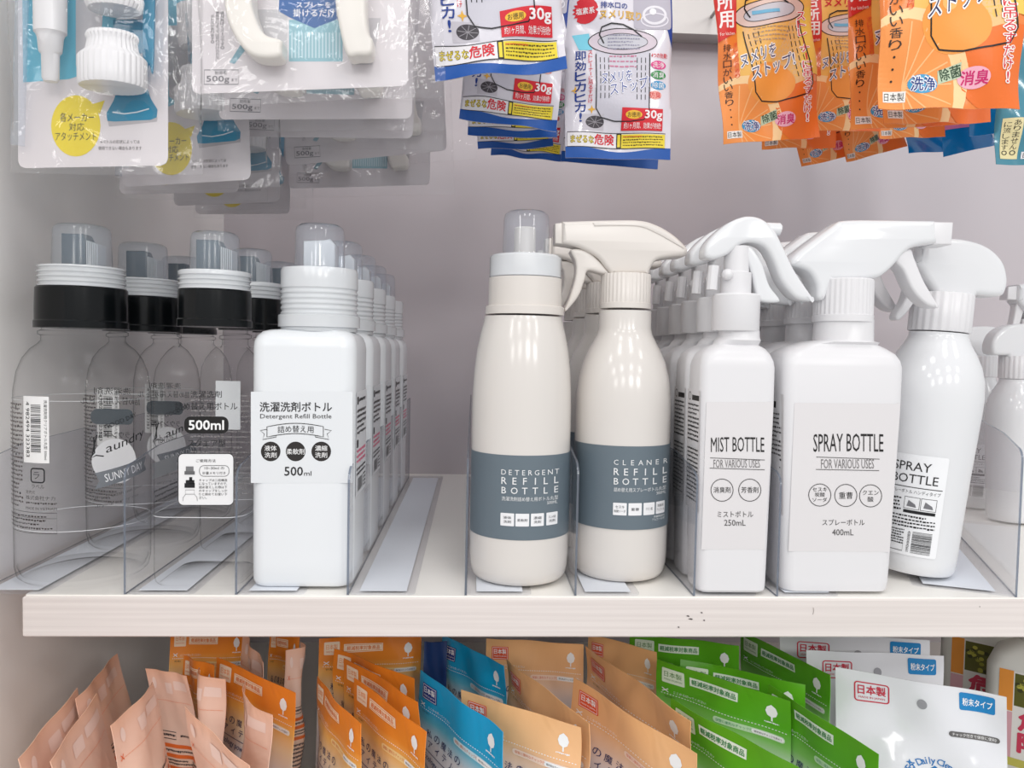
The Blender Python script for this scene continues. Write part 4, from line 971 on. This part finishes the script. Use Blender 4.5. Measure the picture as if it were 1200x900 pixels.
a = Art(); a.rect(6, 112, 28, 158, (232, 222, 170), 2); a.vtext('ありません。', 18, 114, 8, 40, K); a.vtext('に流します。', 8, 116, 8, 38, K); a.ell(42, 134, 10, 12, (200, 40, 50), 2); a.rect(32, 150, 60, 158, (235, 235, 238), 2); a.text('日本製', 34, 151, 6, K, w=22)
s.art(a, 'printing', 110, 225, 6, 0, -60)
hanger(1225, .08, 'steel hook carrying the teal and blue packs')
# ------------------------------------------------------------------ powder pouches on the lower shelf
ZL = -.2495
LIN = lambda c: c
PK = {
 'orange': gradient('orange_pouch', [(0, (236, 132, 36)), (0.124, (240, 144, 44)), (0.186, (246, 186, 96)), (0.273, (240, 214, 176)), (0.372, (226, 216, 214))], .3, .15),
 'blue': gradient('blue_pouch', [(0, (0, 162, 214)), (0.149, (8, 164, 214)), (0.198, (90, 186, 214)), (0.285, (222, 226, 232)), (0.372, (226, 225, 230))], .3, .15),
 'peach': gradient('peach_pouch', [(0, (240, 184, 128)), (0.149, (243, 190, 138)), (0.223, (236, 200, 172)), (0.31, (224, 212, 210)), (0.403, (224, 218, 220))], .25, .15),
 'green': gradient('green_pouch', [(0, (92, 166, 30)), (0.136, (88, 172, 32)), (0.211, (130, 196, 96)), (0.298, (206, 222, 204)), (0.372, (226, 226, 228))], .25, .15),
 'pale': gradient('pale_pouch_back', [(0, (236, 186, 158)), (0.062, (240, 200, 180)), (0.31, (238, 208, 190)), (0.496, (236, 196, 170))], .3, .2),
 'white': plain('white_pouch_film', (226, 227, 232), .14, .5, bump=.35, bscale=38, coat=.6),
 'navy': plain('navy_pouch_back', (22, 52, 104), .3),
}
NV = (24, 34, 96); WT = (244, 244, 244)
def leaf(a, x, y, k, c=WT, rot=0):
    a.poly([(x+k*dx, y+k*dy) for dx, dy in ((0, -6), (2.6, -4), (3.6, -1), (2.6, 2), (.5, 3.2), (.5, 6), (-.5, 6), (-.5, 3.2), (-2.6, 2), (-3.6, -1), (-2.6, -4))], c, 3)
    a.dashes(x-k*4.5, y+k*6.6, x+k*4.5, y+k*8, 1, c, fill=.8)
def pouchart(kind):
    a = Art()
    if kind == 'orange':
        a.rrect(5, 4, 20, 17, 1, (248, 226, 200), 2); a.text('日本製', 7, 6.5, 5, (230, 140, 60), w=11); a.text('MADE IN JAPAN', 7, 13, 2, (230, 140, 60), w=11)
        a.rect(24, 7, 62, 15, (248, 226, 200), 2); a.box(25, 8, 61, 14, .5, (230, 140, 60), 3); a.text('軽減税率対象商品', 27, 9, 4, (226, 120, 40), w=32, bold=.02)
    elif kind in ('blue', 'peach'):
        c = (28, 52, 130) if kind == 'blue' else (226, 88, 50)
        a.rrect(6, 7, 23, 20, .6, c, 2); a.box(7, 8, 22, 19, .5, WT, 3); a.text('日本製', 8.3, 9.4, 5, WT, w=12.5, bold=.02); a.text('MADE IN JAPAN', 8.3, 15.8, 1.8, WT, w=12.5)
    elif kind == 'green':
        a.rrect(5, 5, 23, 18, 1, (222, 234, 212), 2); a.text('日本製', 7, 7.5, 5, (74, 130, 50), w=14); a.text('MADE IN JAPAN', 7, 14, 1.8, (74, 130, 50), w=14)
        a.rect(27, 7, 64, 14.5, (228, 238, 222), 2); a.text('軽減税率対象商品', 28.5, 8.5, 4.6, (50, 130, 70), w=34, bold=.03)
    leaf(a, 87, 15, 1.15)
    x = 4
    while x < 96: a.rect(x, 28, x+1.2, 28.6, WT, 2); x += 2.3
    a.line([(5, 23.5), (10, 26.5)], .8, WT, 3); a.line([(5, 26.5), (10, 23.5)], .8, WT, 3); a.text('ここから切ってください', 14, 24.3, 2.2, WT, w=26); a.text('切り取り', 7, 30, 1.8, (60, 50, 40), w=8)
    pc = {'orange': (247, 214, 150), 'green': (196, 226, 186), 'peach': (246, 216, 196), 'blue': (200, 228, 238)}.get(kind, WT)
    a.rrect(46, 32, 96, 37, 2.3, pc, 2); a.text('保管に便利なチャック付', 48, 33.2, 2.6, (214, 110, 60) if kind != 'green' else (60, 150, 110), w=26); a.rrect(73, 32.6, 95.4, 36.4, 1.8, WT, 3); a.text('開封後はチャックを閉めて', 75, 33.7, 1.8, (60, 56, 60), w=19, lay=4)
    for i, ch in enumerate('私の魔法の'): a.text(ch, 12+i*9.2, 44+.2*i, 6.2, NV)
    for i, ch in enumerate('アイテム'): a.text(ch, 14+i*9.8, 53+.6*(i % 2), 5.4, NV)
    a.line([(10, 62), (50, 62)], .5, NV, 2); a.text('Ecology powder', 10, 64.5, 6, NV, w=40); a.text('Ecology item', 12, 73, 2.5, (90, 90, 100), w=16)
    for x, y, k in ((56, 56, 2.6), (63, 54, 1.8)): a.poly([(x, y-k), (x+k*.25, y-k*.25), (x+k, y), (x+k*.25, y+k*.25), (x, y+k), (x-k*.25, y+k*.25), (x-k, y), (x-k*.25, y-k*.25)], NV, 2)
    hx = [(10, 82), (22, 78), (78, 78), (90, 82), (92, 110), (84, 122), (16, 122), (8, 110)]
    a.line(hx, 1.8, NV, 2, True); a.text('クエン酸' if kind == 'orange' else ('重曹' if kind == 'green' else 'セスキ'), 50, 86, 22, NV, w=64, al='c', bold=.04)
    a.text('(食品添加物)', 50, 112, 5, NV, w=34, al='c')
    return a
def backart():
    a = Art()
    a.rrect(60, 8, 92, 16, 1, (242, 214, 202), 2); a.rrect(40, 10, 56, 20, 1, (242, 214, 202), 2); a.ell(14, 12, 4, 5, (243, 217, 206), 2)
    a.dashes(4, 26.5, 96, 27.5, 1, (236, 150, 110), fill=.5); a.line([(5, 24), (9, 28)], .7, (226, 100, 50), 3); a.line([(5, 28), (9, 24)], .7, (226, 100, 50), 3)
    a.box(14, 54, 50, 60, .6, (60, 56, 60), 2); a.dashes(16, 55.5, 48, 58.5, 1, (60, 56, 60), fill=.7); a.dashes(60, 55, 90, 58, 1, (60, 56, 60))
    for y in (64, 72, 82): a.rect(8, y, 94, y+3, (226, 110, 50), 2)
    a.dashes(8, 68, 92, 71, 1, (60, 56, 60)); a.dashes(8, 76, 92, 81, 2, (60, 56, 60)); a.dashes(8, 88, 92, 130, 12, (80, 74, 76))
    return a
def whiteart():
    a = Art()
    a.box(13, 8, 35.5, 22, .9, (196, 40, 64), 2, 2); a.text('日本製', 15, 9.8, 7, (196, 40, 64), w=18.5, bold=.03); a.text('MADE IN JAPAN', 15.5, 18.3, 2, (196, 40, 64), w=17.5)
    a.ell(56.5, 16, 3.2, 3.6, (150, 150, 156), 2)
    a.rrect(80, 3, 101.5, 16, 1.5, (22, 128, 190), 2); a.text('粉末タイプ', 82, 7, 5.6, WT, w=18, bold=.02)
    a.rrect(73, 32, 104, 36, 2, (96, 94, 94), 2); a.text('チャック付きで保存に便利!', 75, 32.8, 2.4, (236, 236, 236), w=27)
    bl = (28, 112, 178); word = 'For Daily Cleaning'
    for i, ch in enumerate(word):
        t = math.radians(-50+100*i/(len(word)-1)); rr = 24 if ch in 'FDCil' else 22.7
        if ch != ' ': a.text(ch, 64+rr*math.sin(t), 78-rr*math.cos(t), 4.6 if ch in 'FDCilgy' else 3.3, bl, rot=math.degrees(t), al='c', bold=.01)
    a.line([(48, 74), (64, 61), (80, 74)], 2.6, bl, 2); a.rect(73, 62, 78, 70, bl, 2); a.line([(52, 74), (52, 92), (76, 92), (76, 74)], 2, bl, 2)
    for x, y in ((48, 60), (45, 66)): a.poly([(x, y-2.4), (x+.6, y-.6), (x+2.4, y), (x+.6, y+.6), (x, y+2.4), (x-.6, y+.6), (x-2.4, y), (x-.6, y-.6)], bl, 2)
    return a
ARTS = {k: pouchart(k) for k in ('orange', 'blue', 'peach', 'green')}
ARTS['pale'] = backart(); ARTS['white'] = whiteart()
GRP = {'orange': 'orange citric acid pouches', 'blue': 'blue powder pouches', 'peach': 'peach powder pouches', 'green': 'green baking soda pouches', 'pale': 'powder pouches turned to their pale backs', 'white': 'white zip powder pouches', 'navy': None}
def pouch(kind, tl, tr, label, lean=.1, T=.004, seed=0, curl=0, bend=0, cr=.0007, twist=0, W=100, vside=0, top=-.08):
    a, b = ground(*tl, top), ground(*tr, top); U = (b-a).normalized(); w = (b-a).length
    V = Vector((vside, -lean, -1)); h = (top-ZL)/1.0*V.length; V.normalize()
    t = thing('powder_pouch', ((a.x+b.x)/2, (a.y+b.y)/2, ZL), label, 'pouch', GRP[kind])
    s = Sheet(a, U, V, w, h, T, bend, cr, .3, .02, seed, t, curl, twist); s.N = s.V.cross(s.U).normalized()
    s.body('bag', [PK[kind]] if kind not in ('orange',) else [PK[kind], PK['pale']], 22, 34)
    if kind in ARTS: s.art(ARTS[kind], 'printing', W, (186 if kind != 'white' else 150)*W/100, 6)
    return t
#POUCHLIST
pouch('pale', (22, 889), (90, 806), 'leftmost pale pouch, only its upper left edge showing', T=.003, seed=1, vside=.3)
pouch('pale', (90, 818), (137, 766), 'pale pouch whose pointed corner stands highest at the far left', T=.003, seed=2, vside=.3)
pouch('pale', (57, 893), (114, 812), 'pale pouch in front at the far left, rolled on its side', T=.003, seed=3, vside=.3)
pouch('pale', (127, 851), (176, 800), 'pale pouch with orange stripes in the middle of the left group', T=.003, seed=4, vside=.3, bend=.006)
pouch('pale', (178, 780), (226, 788), 'pale pouch standing upright behind the striped one', T=.003, seed=5, curl=.006, vside=.12)
pouch('orange', (200, 738), (290, 736), 'orange pouch rearmost at left, below the shelf edge', seed=6)
pouch('orange', (215, 768), (250, 780), 'dark orange pouch wedged between two pale pouches', seed=7)
pouch('pale', (233, 782), (264, 796), 'narrow pale pouch seen edge-on with curled side', T=.003, seed=8, bend=.008)
pouch('pale', (217, 828), (290, 898), 'pale pouch folded forward at the bottom left of centre', T=.003, seed=9, vside=.2)
pouch('orange', (255, 770), (346, 812), 'orange pouch with big navy kanji beside the edge-on pale pouch', seed=10)
pouch('pale', (288, 799), (318, 838), 'triangular pale pouch edge in front of the navy-kanji pouch', T=.003, seed=11, bend=.008)
pouch('pale', (285, 742), (309, 776), 'pale pouch edge at the back under the shelf', T=.003, seed=12)
pouch('orange', (316, 738), (352, 744), 'pouch with navy outline deep at the back left', seed=13)
pouch('pale', (335, 762), (352, 752), 'pinkish pouch edge left of the two bright orange pouches', T=.003, seed=14, bend=.01)
pouch('orange', (374, 748), (494, 742), 'orange pouch at the back against the shelf edge', seed=15)
pouch('orange', (392, 760), (486, 795), 'orange pouch behind the pair of bright ones', seed=16)
pouch('orange', (404, 771), (492, 822), 'orange pouch directly behind the larger bright one', seed=17)
pouch('orange', (374, 792), (424, 848), 'smaller bright orange pouch of the front pair', seed=18, bend=.004)
pouch('orange', (416, 794), (499, 858), 'larger bright orange pouch of the front pair', seed=19)
pouch('navy', (497, 752), (524, 752), 'dark blue pouch back in the shadow beside the blue pouches', seed=20)
pouch('blue', (519, 744), (592, 780), 'blue pouch behind the front blue one', seed=21)
pouch('blue', (493, 785), (590, 858), 'front blue pouch at the bottom centre', seed=22)
pouch('peach', (570, 748), (684, 755), 'peach pouch against the shelf edge at centre', seed=23)
pouch('peach', (594, 772), (690, 848), 'peach pouch slanting behind the front peach one', seed=24)
pouch('peach', (541, 808), (680, 853), 'front peach pouch right beside the blue one', seed=25)
pouch('peach', (690, 742), (770, 764), 'peach pouch at the back beside the green pouches', seed=26)
pouch('peach', (686, 757), (812, 845), 'peach pouch with red made-in-Japan mark, upper of the right pair', seed=27)
pouch('peach', (671, 794), (815, 884), 'peach pouch, lower of the right pair', seed=28)
pouch('green', (738, 742), (866, 756), 'green pouch rearmost against the shelf edge', seed=29)
pouch('green', (868, 738), (973, 791), 'green pouch tilted at the right back beside the white pouches', seed=30)
pouch('green', (798, 772), (944, 802), 'green pouch just behind the middle green one', seed=31, cr=.0015)
pouch('green', (770, 772), (926, 822), 'middle green pouch with pale price-rate box', seed=32)
pouch('green', (900, 802), (1030, 884), 'green pouch lower right, overlapping the white pouch', seed=33)
pouch('green', (785, 818), (936, 900), 'front green pouch at the bottom', seed=34)
pouch('white', (914, 740), (1089, 750), 'white zip pouch rearmost, blue tab under the shelf edge', W=108, seed=35, T=.008)
pouch('white', (945, 762), (1105, 768), 'white zip pouch in the middle of the three', W=108, seed=36, T=.008)
pouch('white', (979, 782), (1179, 816), 'front white zip pouch with daily cleaning house drawing', W=108, seed=37, T=.009, cr=.0012)
# ---- bleach bottles at the right
BLE = plain('milky_bleach_bottle', (222, 222, 216), .3)
bb = thing('bleach_bottle', (at(1168, 800, .22).x+.005, .25, -.25), 'milky bleach bottle with danger label behind the white pouch', 'bottle', 'milky bleach bottles', (0, 0, -.75))
MB().rrloft([(0, 36, 26, 12, 0, 0), (2, 39, 29, 13, 0, 0), (128, 39, 29, 14, 0, 0), (140, 34, 26, 15, 0, 0), (149, 22, 20, 16, 0, 0), (154, 14, 14, 13.9, 0, 0), (160, 13, 13, 12.9, 0, 0)], q=6).build('body', BLE, bb)
MB().lathe([(15, 160), (15, 176), (13, 178)], 40, rib=.5, ribn=20).build('cap', plain('olive_cap', (150, 152, 120), .4), bb)
a = Art()
a.rect(-26, -128, 24, -40, (232, 230, 226), 1); a.rect(-26, -128, -14, -88, (232, 150, 60), 2); a.rect(-13, -126, 22, -94, (92, 92, 30), 2)
for q in range(26): a.ell(-11+rnd.random()*31, -124+rnd.random()*28, 2.4, 2, rnd.choice(((150, 150, 50), (60, 60, 24), (180, 176, 70))), 3)
a.rect(-26, -87, -14, -42, (220, 170, 180), 2); a.vtext('危険', -8, -92, 24, 44, (206, 60, 90), bold=.04); a.rect(-26, -42, 24, -34, (196, 190, 90), 3)
a.build('label', lambda x, y, l: Vector((x*.001, -.0291-l*LT, -y*.001)), bb)
a = Art(); a.rect(-15, -110, 15, -40, (232, 232, 230), 1); a.barcode(-12, -104, 6, -70, (70, 70, 72), True); a.dashes(-13, -66, 12, -44, 7, (100, 98, 98))
a.build('side_label', lambda x, y, l: Vector((-.0391-l*LT, -x*.001, -y*.001)), bb)
dup(bb, (at(1215, 830, .16).x, .165, -.25), 'milky bleach bottle at the right edge, nearer of the two')

# ------------------------------------------------------------------ pieces of parts go under their part
NEST = {'nozzle': ('spray_head', 'lever'), 'trigger': ('spray_head',), 'head_ridge': ('spray_head',), 'label_print': ('label_band',), 'spout_ribs': ('pouring_spout',),
        'card_print': ('backing_card',), 'paper_strip': ('base_plate',)}
for root in [o for o in S.objects if o.parent is None and o.children]:
    parts = {c.name.split('.')[0]: c for c in root.children}
    for c in list(root.children):
        for p_ in NEST.get(c.name.split('.')[0], ()):
            if p_ in parts: c.parent = parts[p_]; break
